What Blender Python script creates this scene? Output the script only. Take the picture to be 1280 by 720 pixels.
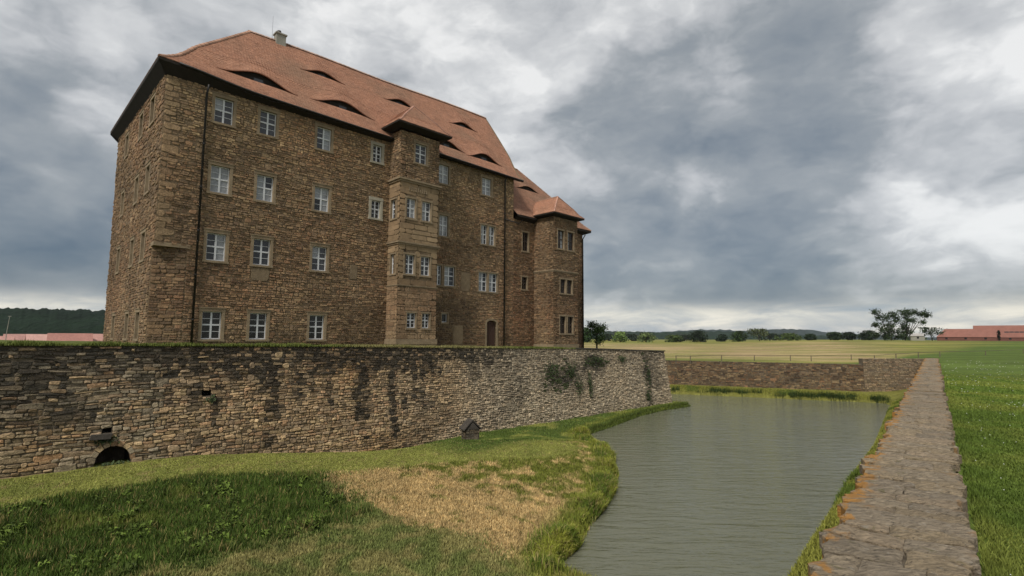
import bpy, bmesh, math, random
import numpy as np
from mathutils import Vector, Matrix, noise as mnoise

for o in list(bpy.data.objects):
    bpy.data.objects.remove(o)
SC = bpy.context.scene
COL = SC.collection

# ------------------------------------------------------------------ camera
F = 660.0                      # focal length in photo pixels (1280 wide)
PITCH = math.atan(62 / 660.0)
ROLL = 0.006
EYE = 7.3                      # metres above the moat water (z = 0)
cp, sp = math.cos(PITCH), math.sin(PITCH)
cr, sr = math.cos(ROLL), math.sin(ROLL)
r_ = Vector((1, 0, 0)); u_ = Vector((0, -sp, cp)); f_ = Vector((0, cp, sp))
right_ = cr * r_ + sr * u_; up_ = -sr * r_ + cr * u_
cam = bpy.data.cameras.new('camera')
cam.sensor_width = 36; cam.lens = 36 * F / 1280; cam.clip_start = 0.1; cam.clip_end = 20000
camo = bpy.data.objects.new('camera', cam); COL.objects.link(camo)
m = Matrix((right_, up_, -f_)).transposed().to_4x4(); m.translation = (0, 0, EYE)
camo.matrix_world = m
SC.camera = camo


def ray(u, v):
    x = (u - 640) / F; y = (360 - v) / F
    x, y = cr * x - sr * y, sr * x + cr * y
    return np.array([x, cp - y * sp, sp + y * cp])


def atz(u, v, z):
    d = ray(u, v); k = (z - EYE) / d[2]
    return d * k + np.array([0, 0, EYE])


def atd(u, v, dist):
    d = ray(u, v); return d * (dist / d[1]) + np.array([0, 0, EYE])


# ------------------------------------------------------------------ light
SUN_EL, SUN_AZ = math.radians(50), math.radians(207)     # azimuth clockwise from +Y
world = bpy.data.worlds.new('World'); SC.world = world; world.use_nodes = True
world.cycles.sampling_method = 'MANUAL'; world.cycles.sample_map_resolution = 256
nt = world.node_tree; nt.nodes.clear()


def N(tree, kind, **kw):
    n = tree.nodes.new(kind)
    for k, v in kw.items():
        if k.startswith('i_'):
            n.inputs[k[2:].replace('_', ' ')].default_value = v
        else:
            setattr(n, k, v)
    return n


def math_node(tree, op, a, b=None, c=None, clamp=False):
    n = tree.nodes.new('ShaderNodeMath'); n.operation = op; n.use_clamp = clamp
    for i, x in enumerate((a, b, c)):
        if x is None: continue
        if isinstance(x, (int, float)): n.inputs[i].default_value = x
        else: tree.links.new(x, n.inputs[i])
    return n.outputs[0]


def build_world():
    L = nt.links.new
    out = N(nt, 'ShaderNodeOutputWorld')
    sky = N(nt, 'ShaderNodeTexSky', sky_type='NISHITA', sun_disc=False)
    sky.sun_elevation = SUN_EL; sky.sun_rotation = SUN_AZ
    bg1 = N(nt, 'ShaderNodeBackground'); bg1.inputs[1].default_value = 0.1
    L(sky.outputs[0], bg1.inputs[0])
    tc = N(nt, 'ShaderNodeTexCoord')
    d = tc.outputs['Generated']
    sep = N(nt, 'ShaderNodeSeparateXYZ'); L(d, sep.inputs[0])

    def noise(vec, scale, detail, rough, dist=0.0, out_='Fac', dims='3D'):
        n = N(nt, 'ShaderNodeTexNoise', noise_dimensions=dims); n.inputs['Scale'].default_value = scale; n.inputs['Detail'].default_value = detail
        n.inputs['Roughness'].default_value = rough; n.inputs['Distortion'].default_value = dist
        L(vec, n.inputs['Vector']); return n.outputs[out_]

    def warped(vec, scale, amount, detail=5):
        """vec pushed about by coloured noise: gives the masses ragged outlines"""
        sub = N(nt, 'ShaderNodeVectorMath', operation='SUBTRACT'); L(noise(vec, scale, detail, .6, 0, 'Color'), sub.inputs[0]); sub.inputs[1].default_value = (.5, .5, .5)
        sc = N(nt, 'ShaderNodeVectorMath', operation='SCALE'); L(sub.outputs[0], sc.inputs[0]); sc.inputs['Scale'].default_value = amount
        ad = N(nt, 'ShaderNodeVectorMath', operation='ADD'); L(vec, ad.inputs[0]); L(sc.outputs[0], ad.inputs[1]); return ad.outputs[0]
    nm = N(nt, 'ShaderNodeVectorMath', operation='NORMALIZE'); L(warped(d, 4.0, .30, 7), nm.inputs[0])
    # cloud deck: the direction projected onto a level sheet, so clouds crowd towards the horizon
    zz = math_node(nt, 'ADD', math_node(nt, 'MAXIMUM', sep.outputs[2], 0.0), 0.20)
    cb = N(nt, 'ShaderNodeCombineXYZ')
    L(math_node(nt, 'DIVIDE', sep.outputs[0], zz), cb.inputs[0]); L(math_node(nt, 'DIVIDE', sep.outputs[1], zz), cb.inputs[1])
    deck = warped(cb.outputs[0], 1.6, .30, 3)

    flat = N(nt, 'ShaderNodeMapping'); flat.inputs['Scale'].default_value = (1, 1, 1.9); flat.inputs['Location'].default_value = (.37, 1.3, 2.2); L(d, flat.inputs[0])
    lump = warped(flat.outputs[0], 5.0, .16, 4)
    big = noise(deck, .75, 4, .5, dims='2D')
    mid = noise(lump, 3.3, 7, .5)
    fine = noise(lump, 13, 6, .6)
    vb = N(nt, 'ShaderNodeTexVoronoi', feature='F1'); vb.inputs['Scale'].default_value = 6.5; vb.inputs['Detail'].default_value = 2.5; vb.inputs['Roughness'].default_value = .5; vb.normalize = True
    L(lump, vb.inputs['Vector']); bil = vb.outputs['Distance']

    def term(v, mid_, amp): return math_node(nt, 'MULTIPLY', math_node(nt, 'SUBTRACT', v, mid_), amp)
    lob = None
    for (u, v, rad, amp) in CLOUDS:
        dd = Vector(ray(u, v)).normalized()
        dt = N(nt, 'ShaderNodeVectorMath', operation='DOT_PRODUCT'); L(nm.outputs[0], dt.inputs[0]); dt.inputs[1].default_value = dd
        mr = N(nt, 'ShaderNodeMapRange', interpolation_type='SMOOTHSTEP'); L(dt.outputs['Value'], mr.inputs['Value'])
        mr.inputs['From Min'].default_value = math.cos(math.radians(rad)); mr.inputs['From Max'].default_value = 1
        mr.inputs['To Min'].default_value = 0; mr.inputs['To Max'].default_value = amp
        lob = mr.outputs[0] if lob is None else math_node(nt, 'ADD', lob, mr.outputs[0])
    # light: height field of the deck; high = thin bright cloud, low = thick grey cloud
    fld = math_node(nt, 'ADD', math_node(nt, 'ADD', term(big, .5, .7), term(mid, .5, 1.5)), math_node(nt, 'ADD', lob, term(bil, .42, -.75)))

    def step(v, lo, hi, a, b):
        m_ = N(nt, 'ShaderNodeMapRange', interpolation_type='SMOOTHSTEP'); L(v, m_.inputs['Value'])
        m_.inputs['From Min'].default_value = lo; m_.inputs['From Max'].default_value = hi; m_.inputs['To Min'].default_value = a; m_.inputs['To Max'].default_value = b
        return m_.outputs[0]
    soft = math_node(nt, 'ADD', fld, term(fine, .5, .16))
    edge = step(soft, -.14, .22, -.09, .09)                         # soft outlines of the grey masses
    glint = step(math_node(nt, 'ADD', fld, term(fine, .5, .55)), .22, .56, 0, .20)     # thin spots where the light breaks through
    val = math_node(nt, 'ADD', math_node(nt, 'ADD', edge, glint), math_node(nt, 'ADD', math_node(nt, 'MULTIPLY', fld, .34), term(fine, .5, .16)))
    low = step(sep.outputs[2], .30, .09, 0, -.13)                   # thicker, bluer towards the horizon
    val = math_node(nt, 'ADD', val, math_node(nt, 'ADD', term(bil, .42, -.26), term(noise(lump, 6.5, 6, .55), .5, .32)))
    val = math_node(nt, 'ADD', math_node(nt, 'ADD', val, low), .52)
    ramp = N(nt, 'ShaderNodeValToRGB'); L(val, ramp.inputs[0])
    cr_ = ramp.color_ramp; cr_.interpolation = 'LINEAR'
    stops = [(0.0, (.056, .078, .105, 1)), (0.20, (.105, .124, .144, 1)), (0.42, (.183, .197, .206, 1)),
             (0.62, (.290, .297, .302, 1)), (0.82, (.41, .412, .41, 1)), (1.0, (.50, .498, .49, 1))]
    cr_.elements[0].position, cr_.elements[0].color = stops[0]
    cr_.elements[1].position, cr_.elements[1].color = stops[-1]
    for p, c in stops[1:-1]:
        e_ = cr_.elements.new(p); e_.color = c
    # pale warm layer of distant cloud along the horizon
    hz = N(nt, 'ShaderNodeMapRange', interpolation_type='SMOOTHSTEP'); L(sep.outputs[2], hz.inputs['Value'])
    hz.inputs['From Min'].default_value = 0.075; hz.inputs['From Max'].default_value = 0.035
    hz.inputs['To Min'].default_value = 0; hz.inputs['To Max'].default_value = 1
    st = N(nt, 'ShaderNodeMapping'); st.inputs['Scale'].default_value = (5, 5, 26); L(d, st.inputs[0])
    r2 = N(nt, 'ShaderNodeValToRGB'); L(noise(st.outputs[0], 1.3, 8, .6, .5), r2.inputs[0])
    r2.color_ramp.elements[0].position = .30; r2.color_ramp.elements[0].color = (.17, .215, .26, 1)
    r2.color_ramp.elements[1].position = .64; r2.color_ramp.elements[1].color = (.56, .525, .45, 1)
    e_ = r2.color_ramp.elements.new(.47); e_.color = (.33, .335, .325, 1)
    mx = N(nt, 'ShaderNodeMix', data_type='RGBA'); L(math_node(nt, 'MULTIPLY', hz.outputs[0], .9), mx.inputs['Factor'])
    L(ramp.outputs[0], mx.inputs['A']); L(r2.outputs[0], mx.inputs['B'])
    bg2 = N(nt, 'ShaderNodeBackground'); bg2.inputs[1].default_value = SKY_GAIN
    L(mx.outputs['Result'], bg2.inputs[0])
    ms = N(nt, 'ShaderNodeMixShader'); ms.inputs[0].default_value = 0.94
    L(bg1.outputs[0], ms.inputs[1]); L(bg2.outputs[0], ms.inputs[2]); L(ms.outputs[0], out.inputs[0])


SKY_GAIN = .80
# cloud masses: photo direction, radius in degrees, lighter (+) or darker (-)
CLOUDS = [(700, 60, 15, .09), (560, 40, 14, .02), (120, 40, 18, .03), (60, 150, 13, -.10), (1220, 100, 10, .16), (885, 238, 5, .34),
          (1200, 250, 9, .14), (930, 120, 12, -.15), (840, 190, 9, -.10), (1100, 30, 8, -.18), (1130, 190, 9, -.16),
          (20, 260, 16, -.14), (30, 345, 15, -.30), (900, 320, 10, -.16), (1090, 350, 10, -.14), (765, 230, 9, -.09),
          (1240, 320, 9, .12), (1010, 200, 9, -.10), (740, 330, 9, -.10)]
build_world()
sun = bpy.data.lights.new('sun', 'SUN'); sun.energy = 1.5; sun.angle = math.radians(14); sun.color = (1.0, .95, .87)
suno = bpy.data.objects.new('sun', sun); COL.objects.link(suno)
sd = Vector((math.sin(SUN_AZ) * math.cos(SUN_EL), math.cos(SUN_AZ) * math.cos(SUN_EL), math.sin(SUN_EL)))
suno.rotation_euler = sd.to_track_quat('Z', 'Y').to_euler(); suno.location = (0, 0, 60)
vs = SC.view_settings; vs.view_transform = 'Standard'; vs.look = 'None'; vs.exposure = 1.12; vs.gamma = 1.0; vs.use_curve_mapping = False

# ------------------------------------------------------------------ frames and helpers
A = math.atan((1313 - 640) / F)
C0 = np.array([-19.9, 29.0])
E_ = np.array([math.sin(A), math.cos(A)]); N_ = np.array([-math.cos(A), math.sin(A)])   # along the facade / into the castle
ROTZ = math.pi / 2 - A
ZB = 6.7                                                       # castle base level


def st2w(s, t):
    q = C0 + E_ * s + N_ * t; return q


def W(s, t, z=0.0):
    q = st2w(s, t); return (float(q[0]), float(q[1]), float(z))


def w2st(x, y):
    dx = np.asarray(x) - C0[0]; dy = np.asarray(y) - C0[1]
    return dx * E_[0] + dy * E_[1], dx * N_[0] + dy * N_[1]


def smooth(a, b, x):
    k = np.clip((np.asarray(x, float) - a) / (b - a), 0, 1); return k * k * (3 - 2 * k)


def nz(x, y, z=0.0):
    return mnoise.noise(Vector((x, y, z)))


def obj(name, verts, faces, mat, parent=None, tone=None, smooth_shade=False):
    me = bpy.data.meshes.new(name)
    me.from_pydata([tuple(map(float, v)) for v in verts], [], faces)
    if tone is not None:
        at = me.attributes.new('tone', 'FLOAT_COLOR', 'POINT')
        a = np.ones((len(verts), 4), np.float32); a[:, :3] = np.asarray(tone, np.float32).reshape(-1, 3)
        at.data.foreach_set('color', a.ravel())
    if mat: me.materials.append(mat)
    if smooth_shade: me.polygons.foreach_set('use_smooth', [True] * len(me.polygons))
    o = bpy.data.objects.new(name, me); COL.objects.link(o)
    if parent: o.parent = parent
    return o


def npobj(name, V, tris, mat, parent=None, tone=None):
    """fast triangle mesh from arrays"""
    me = bpy.data.meshes.new(name)
    V = np.asarray(V, np.float32); T = np.asarray(tris, np.int32)
    me.vertices.add(len(V)); me.vertices.foreach_set('co', V.ravel())
    me.loops.add(T.size); me.loops.foreach_set('vertex_index', T.ravel())
    me.polygons.add(len(T)); me.polygons.foreach_set('loop_start', np.arange(0, T.size, T.shape[1], dtype=np.int32))
    me.update(calc_edges=True)
    if tone is not None:
        at = me.attributes.new('tone', 'FLOAT_COLOR', 'POINT')
        a = np.ones((len(V), 4), np.float32); a[:, :3] = tone
        at.data.foreach_set('color', a.ravel())
    if mat: me.materials.append(mat)
    o = bpy.data.objects.new(name, me); COL.objects.link(o)
    if parent: o.parent = parent
    return o


def empty(name, loc, rz=0.0):
    o = bpy.data.objects.new(name, None); COL.objects.link(o); o.location = loc; o.rotation_euler = (0, 0, rz)
    o.empty_display_size = .2
    return o


def tag(o, label=None, cat=None, group=None, kind=None):
    if label: o['label'] = label
    if cat: o['category'] = cat
    if group: o['group'] = group
    if kind: o['kind'] = kind
    return o


class MB:
    def __init__(self): self.v = []; self.f = []
    def add(self, vs, fs):
        b = len(self.v); self.v += [tuple(map(float, p)) for p in vs]; self.f += [tuple(i + b for i in q) for q in fs]
    def box(self, x0, x1, y0, y1, z0, z1):
        self.add([(x0, y0, z0), (x1, y0, z0), (x1, y1, z0), (x0, y1, z0), (x0, y0, z1), (x1, y0, z1), (x1, y1, z1), (x0, y1, z1)],
                 [(0, 3, 2, 1), (4, 5, 6, 7), (0, 1, 5, 4), (1, 2, 6, 5), (2, 3, 7, 6), (3, 0, 4, 7)])
    def tube(self, pts, radii, n=8, cap=True):
        pts = [Vector(p) for p in pts]; b = len(self.v); 
        for i, p in enumerate(pts):
            d = (pts[min(i + 1, len(pts) - 1)] - pts[max(i - 1, 0)]).normalized()
            a = d.orthogonal().normalized() if abs(d.z) < .99 else Vector((1, 0, 0)); c = d.cross(a)
            for k in range(n):
                th = 2 * math.pi * k / n
                self.v.append(tuple(p + (a * math.cos(th) + c * math.sin(th)) * radii[i]))
        for i in range(len(pts) - 1):
            for k in range(n):
                k2 = (k + 1) % n
                self.f.append((b + i * n + k, b + i * n + k2, b + (i + 1) * n + k2, b + (i + 1) * n + k))
        if cap:
            self.f.append(tuple(b + k for k in reversed(range(n)))); self.f.append(tuple(b + (len(pts) - 1) * n + k for k in range(n)))
    def build(self, name, mat, parent=None, smooth_shade=False):
        return obj(name, self.v, self.f, mat, parent, smooth_shade=smooth_shade)


# ------------------------------------------------------------------ materials
def mat(name, col=None, rough=.9, tone=False, n1=(6, .35), n2=(28, .3), bump=(30, .3, .02), spec=.3, dark=None, stretch=None):
    """procedural material: base colour (or the per-piece 'tone') x two noises, noise bump"""
    m = bpy.data.materials.new(name); m.use_nodes = True; t = m.node_tree; L = t.links.new
    b = t.nodes['Principled BSDF']; b.inputs['Roughness'].default_value = rough; b.inputs['Specular IOR Level'].default_value = spec
    tc = N(t, 'ShaderNodeTexCoord'); src = tc.outputs['Object']
    if stretch:
        mp = N(t, 'ShaderNodeMapping'); mp.inputs['Scale'].default_value = stretch; L(src, mp.inputs[0]); src = mp.outputs[0]
    geo = N(t, 'ShaderNodeNewGeometry')
    if tone:
        at = N(t, 'ShaderNodeAttribute', attribute_name='tone'); c = at.outputs['Color']; src = geo.outputs['Position']
        if stretch:
            L(geo.outputs['Position'], mp.inputs[0]); src = mp.outputs[0]
    else:
        rg = N(t, 'ShaderNodeRGB'); rg.outputs[0].default_value = (*col, 1); c = rg.outputs[0]
    for sc, am in (n1, n2):
        if not am: continue
        n = N(t, 'ShaderNodeTexNoise'); n.inputs['Scale'].default_value = sc; n.inputs['Detail'].default_value = 5; n.inputs['Roughness'].default_value = .65
        L(src, n.inputs['Vector'])
        mr = N(t, 'ShaderNodeMapRange'); L(n.outputs['Fac'], mr.inputs['Value'])
        mr.inputs['From Min'].default_value = .25; mr.inputs['From Max'].default_value = .75
        mr.inputs['To Min'].default_value = 1 - am; mr.inputs['To Max'].default_value = 1 + am
        vm = N(t, 'ShaderNodeVectorMath', operation='SCALE'); L(c, vm.inputs[0]); L(mr.outputs[0], vm.inputs['Scale']); c = vm.outputs[0]
    L(c, b.inputs['Base Color'])
    if bump:
        n = N(t, 'ShaderNodeTexNoise'); n.inputs['Scale'].default_value = bump[0]; n.inputs['Detail'].default_value = 6
        L(src, n.inputs['Vector'])
        bp = N(t, 'ShaderNodeBump'); bp.inputs['Strength'].default_value = bump[1]; bp.inputs['Distance'].default_value = bump[2]
        L(n.outputs['Fac'], bp.inputs['Height']); L(bp.outputs[0], b.inputs['Normal'])
    return m


M = {}
M['stone'] = mat('rubble_stone', tone=True, n1=(4.5, .42), n2=(15, .5), bump=(20, .7, .05))
M['mortar'] = mat('lime_mortar', (.165, .118, .070), n1=(1.1, .4), n2=(9, .4), bump=(14, .6, .05))
M['mortar_dark'] = mat('old_mortar', (.120, .096, .066), n1=(.9, .45), n2=(9, .4), bump=(14, .6, .05))
M['ashlar'] = mat('sandstone_ashlar', tone=True, n1=(1.6, .3), n2=(14, .2), bump=(26, .25, .015))
M['surround'] = mat('window_sandstone', (.235, .178, .112), n1=(2.2, .3), n2=(18, .25), bump=(25, .35, .02))
M['surround_pale'] = mat('pale_limestone', (.34, .31, .24), n1=(2.2, .15), n2=(18, .15), bump=(25, .25, .02))
M['plaster'] = mat('old_plaster', (.19, .14, .085), n1=(1.5, .3), n2=(12, .25), bump=(18, .4, .02))
M['tile'] = mat('clay_roof_tile', tone=True, n1=(1.3, .2), n2=(9, .25), bump=(40, .2, .01), rough=.85)
M['wood_dark'] = mat('shaded_dark_timber', (.022, .017, .013), n1=(3, .3), n2=(20, .3), bump=None)  # near-black: shade under eaves and in dormers is put into the timber colour
M['white'] = mat('white_window_paint', (.62, .63, .64), n1=(4, .08), n2=(30, .08), bump=None, rough=.6)
M['brownframe'] = mat('brown_window_paint', (.055, .04, .03), n1=(4, .1), n2=(30, .1), bump=None, rough=.6)
M['pipe'] = mat('dark_downpipe_metal', (.018, .015, .013), n1=(3, .2), n2=(20, .2), bump=None, rough=.5, spec=.4)
M['door'] = mat('dark_door_wood', (.062, .034, .025), n1=(3, .3), n2=(24, .3), bump=(30, .3, .01), stretch=(8, 8, .8))
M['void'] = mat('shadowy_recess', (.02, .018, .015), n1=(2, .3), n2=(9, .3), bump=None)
M['chimney'] = mat('grey_chimney_render', (.27, .26, .22), n1=(2, .2), n2=(15, .2), bump=(20, .3, .02))
M['grass'] = mat('grass_blades', tone=True, n1=(.6, .18), n2=(5, .2), bump=None, rough=.75, spec=.2)
M['ground'] = mat('grassy_ground', tone=True, n1=(.5, .25), n2=(7, .45), bump=(9, .8, .06), spec=.1)
M['leaf'] = mat('leaves', tone=True, n1=(.8, .2), n2=(6, .25), bump=None, rough=.7, spec=.25)
M['bark'] = mat('bark', (.06, .048, .036), n1=(3, .3), n2=(20, .3), bump=(20, .5, .03))
M['fencewood'] = mat('weathered_fence_wood', (.13, .105, .075), n1=(3, .3), n2=(20, .3), bump=None)
M['hill'] = mat('wooded_hillside', tone=True, n1=(.03, .35), n2=(.15, .4), bump=(.08, 1.0, 6), spec=.05)
M['wallpaint'] = mat('house_render', (.5, .45, .4), n1=(.6, .1), n2=(5, .1), bump=None)
M['brickred'] = mat('dull_red_wall', (.15, .065, .05), n1=(.6, .2), n2=(5, .2), bump=None)
M['farroof'] = mat('far_red_roof', tone=True, n1=(.4, .15), n2=(3, .2), bump=None)
M['flower'] = mat('white_petals', (.7, .7, .66), n1=(5, .1), n2=(20, .1), bump=None)
M['slate'] = mat('mossy_slab', (.06, .052, .043), n1=(3, .3), n2=(20, .3), bump=(20, .5, .02))


def glass(name, col, rough):
    m = mat(name, col, rough=rough, n1=(1.5, .3), n2=(6, .15), bump=(2.5, .12, .02), spec=.5); return m


M['glass'] = glass('old_window_glass', (.035, .037, .042), .12)
M['glass_pale'] = glass('pale_window_glass', (.27, .28, .29), .15)  # pale for net curtains; also painted-in sunlight on panes right of the oriel
M['glass_dark'] = glass('dim_unlit_glass', (.012, .011, .011), .25)


def water_mat():
    m = bpy.data.materials.new('murky_moat_water'); m.use_nodes = True; t = m.node_tree; L = t.links.new
    b = t.nodes['Principled BSDF']; b.inputs['Base Color'].default_value = (.128, .130, .088, 1)
    b.inputs['Roughness'].default_value = .06; b.inputs['IOR'].default_value = 1.33
    geo = N(t, 'ShaderNodeNewGeometry')
    mp = N(t, 'ShaderNodeMapping'); mp.inputs['Rotation'].default_value = (0, 0, math.radians(12)); mp.inputs['Scale'].default_value = (.42, 1.9, 1)
    L(geo.outputs['Position'], mp.inputs[0])
    n = N(t, 'ShaderNodeTexNoise'); n.inputs['Scale'].default_value = 1.15; n.inputs['Detail'].default_value = 4; n.inputs['Distortion'].default_value = .6
    L(mp.outputs[0], n.inputs['Vector'])
    n2 = N(t, 'ShaderNodeTexNoise'); n2.inputs['Scale'].default_value = 4.5; n2.inputs['Detail'].default_value = 3
    L(mp.outputs[0], n2.inputs['Vector'])
    h = math_node(t, 'ADD', n.outputs['Fac'], math_node(t, 'MULTIPLY', n2.outputs['Fac'], .3))
    wp = N(t, 'ShaderNodeTexNoise'); wp.inputs['Scale'].default_value = .11; wp.inputs['Detail'].default_value = 3; L(geo.outputs['Position'], wp.inputs['Vector'])
    wm = N(t, 'ShaderNodeMapRange'); L(wp.outputs['Fac'], wm.inputs['Value']); wm.inputs['From Min'].default_value = .35; wm.inputs['From Max'].default_value = .65; wm.inputs['To Min'].default_value = .55; wm.inputs['To Max'].default_value = 1.0
    bp = N(t, 'ShaderNodeBump'); L(wm.outputs[0], bp.inputs['Strength']); bp.inputs['Distance'].default_value = .17
    L(h, bp.inputs['Height']); L(bp.outputs[0], b.inputs['Normal'])
    return m


M['water'] = water_mat()


# ------------------------------------------------------------------ plan geometry
def inside(px, py, poly):
    px = np.asarray(px, float); py = np.asarray(py, float); r = np.zeros(px.shape, bool)
    x0, y0 = poly[-1]
    for x1, y1 in poly:
        c = ((y1 > py) != (y0 > py))
        with np.errstate(divide='ignore', invalid='ignore'):
            xi = (x0 - x1) * (py - y1) / (y0 - y1 + 1e-12) + x1
        r ^= c & (px < xi); x0, y0 = x1, y1
    return r


def pdist(px, py, pts, closed=True):
    px = np.asarray(px, float); py = np.asarray(py, float); best = np.full(px.shape, 1e9)
    seg = list(zip(pts, pts[1:] + pts[:1])) if closed else list(zip(pts[:-1], pts[1:]))
    for (x0, y0), (x1, y1) in seg:
        dx, dy = x1 - x0, y1 - y0; k = np.clip(((px - x0) * dx + (py - y0) * dy) / (dx * dx + dy * dy + 1e-9), 0, 1)
        best = np.minimum(best, np.hypot(px - x0 - k * dx, py - y0 - k * dy))
    return best


RD = np.array([.6236, .7817]); RP = np.array([.7817, -.6236]); RO = np.array([2.88, 5.39])   # outer (near) moat wall


def rw(a, b): return RO + RD * a + RP * b


FW = [(-60, 165), (20, 76), (44, 66.6), (54.0, 67.5)]      # far moat wall line, left to right
_sh = [(48.4, -6.7), (43, -6.4), (38.1, -6.9), (30.3, -8.8), (27.0, -9.4), (25, -10.3), (23.9, -11.8), (22.6, -14.3), (18.9, -17.4), (15.5, -19.5),
       (13.2, -20.6), (11.2, -21.4), (9, -22.5), (7.5, -22.9), (6.9, -23.6), (7.2, -27), (9.5, -29.0), (11.9, -28.6), (15.2, -28.2), (19.8, -27.7),
       (26, -26.9), (33.7, -26.1), (37, -25.8), (59, -22.6), (66, -21.7)]
WATER = [tuple(st2w(*q)) for q in _sh] + [(43.2, 62.0), (40.5, 63.2), (35.6, 65.0), (30.0, 67.6), (20.6, 71.2), (9, 83), (-12, 108)] + [tuple(st2w(49.5, 33)), tuple(st2w(49.5, -4.5))]
BERM = [(-60, -4), (-60, -8.6), (-5.5, -8.5), (-2.5, -8.35), (.8, -8.5), (6, -11.1), (11, -12.5), (16, -15.6), (18.6, -15.4), (20, -13.2), (18.5, -11), (15.5, -9.5), (14, -4)]


def vnoise(x, y, sc, seed=0.0):
    return np.array([mnoise.noise(Vector((a * sc, b * sc, seed))) for a, b in zip(np.ravel(x), np.ravel(y))]).reshape(np.shape(x))


def terrain(x, y):
    """bed and banks inside the moat"""
    x = np.asarray(x, float); y = np.asarray(y, float)
    s, t = w2st(x, y)
    dw = pdist(x, y, WATER) * np.where(inside(x, y, WATER), -1, 1)
    db = pdist(s, t, BERM) * np.where(inside(s, t, BERM), 0, 1)
    zw = 1.55 - 1.35 * smooth(-1, 14, s); zc = 1.27 - .35 * smooth(0, 10, s)
    zb = zw + (zc - zw) * smooth(-5.5, -8.6, t)
    base = .30 + .012 * np.minimum(np.maximum(dw, 0), 12) + .08 * vnoise(x, y, .35)
    wid = 7.2 - 2.2 * smooth(4, 12, s)
    f = (1 - np.clip(db / wid, 0, 1)) ** 1.55
    z = base + (zb - base) * np.clip(f, 0, 1)
    # strip under the outer wall
    b = (x - RO[0]) * RP[0] + (y - RO[1]) * RP[1]
    z = z + .75 * smooth(-3.2, -.4, b) * (s > 6)
    z = z + .55 * smooth(0.2, 2.6, dw) * (s > 55) + .05 * vnoise(x, y, .9, 3.3)
    z = np.where(dw > 0, np.minimum(z, .03 + 2.0 * dw), np.maximum(-.9, .02 + 1.3 * dw))
    return z


def zone_tone(x, y, z, jitter):
    """colour of the sward by where it grows (mown, rough, mown hay lying dry, bank)"""
    s, t = w2st(x, y)
    dw = pdist(x, y, WATER); inb = inside(s, t + .35 * RNG.normal(0, 1, len(np.ravel(s))), BERM)
    n1 = vnoise(x, y, .5, 1.0); n2 = vnoise(x, y, 1.7, 5.0); n3 = vnoise(x, y, 4.0, 9.0)
    mown = np.array([.205, .212, .052]); rough = np.array([.050, .080, .013]); straw = np.array([.38, .275, .125]); bank = np.array([.150, .165, .028])
    low = np.array([.118, .138, .040]); deep = np.array([.070, .100, .020])
    n = len(x); out = np.tile(low, (n, 1)); rj = RNG.normal(0, .55, n); n4 = vnoise(x, y, 1.1, 15.0)
    smix = smooth(-.25, .35, n2 + .6 * n1)[:, None]
    out = low * (1 - .32 * smix) + straw * .32 * smix
    edge_s = 5.0 + 1.0 * n1 + .8 * n2 + rj
    isr = (s < edge_s) & (t > -16.0 + .9 * n1 + .7 * n2 + rj)
    rt = rough * (1 + .55 * np.clip(n2, -.6, 1))[:, None] + np.array([.05, .045, .01]) * smooth(.25, .6, n1)[:, None]
    rt = np.where((RNG.uniform(0, 1, n) < .06 + .14 * smooth(.0, .5, n4))[:, None], np.array([.20, .16, .06]), rt)
    out[isr] = rt[isr]
    iss = (s >= edge_s) & (s > 5.2 + .8 * n2 - .12 * (t + 16)) & ((t > -16.2 - (s - 4.0) * 1.15 + n2) | (s > 6.0 + rj + 1.4 * n1 + .8 * n2))
    sm = (smooth(-.45, .15, n2 * .7 + n3 * .5 + .9 * n4 + .5 + .3 * rj - 1.0 * smooth(8.5, 14.5, s + .4 * (t + 17))))[:, None]
    stt = straw * sm + bank * .9 * (1 - sm)
    stt = stt * (1 + .38 * n3 + .25 * n4)[:, None] * np.where(RNG.uniform(0, 1, n) < .06, .45, 1.0)[:, None]
    out[iss] = stt[iss]
    gm = smooth(0, .5, n1 + .5 * n2)[:, None]
    mt = mown * (1 - .35 * gm) + deep * .35 * gm
    hut = smooth(11, 15, s)[:, None] * smooth(-12.5, -10.5, t)[:, None]
    mt = mt * (1 - hut) + (deep * 1.05) * hut
    mt = mt * (1 + .22 * n2 + .2 * n3)[:, None]; mt = np.where((RNG.uniform(0, 1, n) < .05 + .12 * smooth(.1, .5, n4))[:, None], np.array([.25, .20, .085]), mt)
    out[inb] = mt[inb]
    right = (s > 13) & (t > -13) & ~inb
    rt2 = deep * 1.1 * (1 - gm) + mown * gm
    out[right] = rt2[right]
    bk = (dw < 1.7 + .5 * n2)
    k = smooth(1.9, .5, dw + .4 * n2)[:, None]
    out = np.where(bk[:, None], out * (1 - k) + bank * (1 + .35 * n3[:, None]) * k, out)
    far = (s > 50) | (t < -24)
    out = np.where(far[:, None], np.array([.19, .185, .045]) * (1 + .3 * n2[:, None]), out)
    return np.clip(out * jitter[:, None], .004, 1)


RNG = np.random.default_rng(7)
random.seed(11)


def grid_obj(name, xs, ys, zf, tf, matl, keep=None):
    nx, ny = xs.shape
    z = zf(xs, ys)
    V = np.stack([xs, ys, z], -1).reshape(-1, 3)
    idx = np.arange(nx * ny).reshape(nx, ny)
    T = np.stack([idx[:-1, :-1], idx[1:, :-1], idx[1:, 1:], idx[:-1, 1:]], -1).reshape(-1, 4)
    if keep is not None:
        T = T[keep(V[T].mean(1))]
    o = npobj(name, V, T, matl, tone=tf(V[:, 0], V[:, 1], V[:, 2]))
    o.data.polygons.foreach_set('use_smooth', [True] * len(o.data.polygons))
    return o


# ------------------------------------------------------------------ setting: water, banks, land
wo = obj('water', [(-160, -70, 0), (70, -70, 0), (70, 170, 0), (-160, 170, 0)], [(0, 1, 2, 3)], M['water']); tag(wo, kind='structure')

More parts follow.
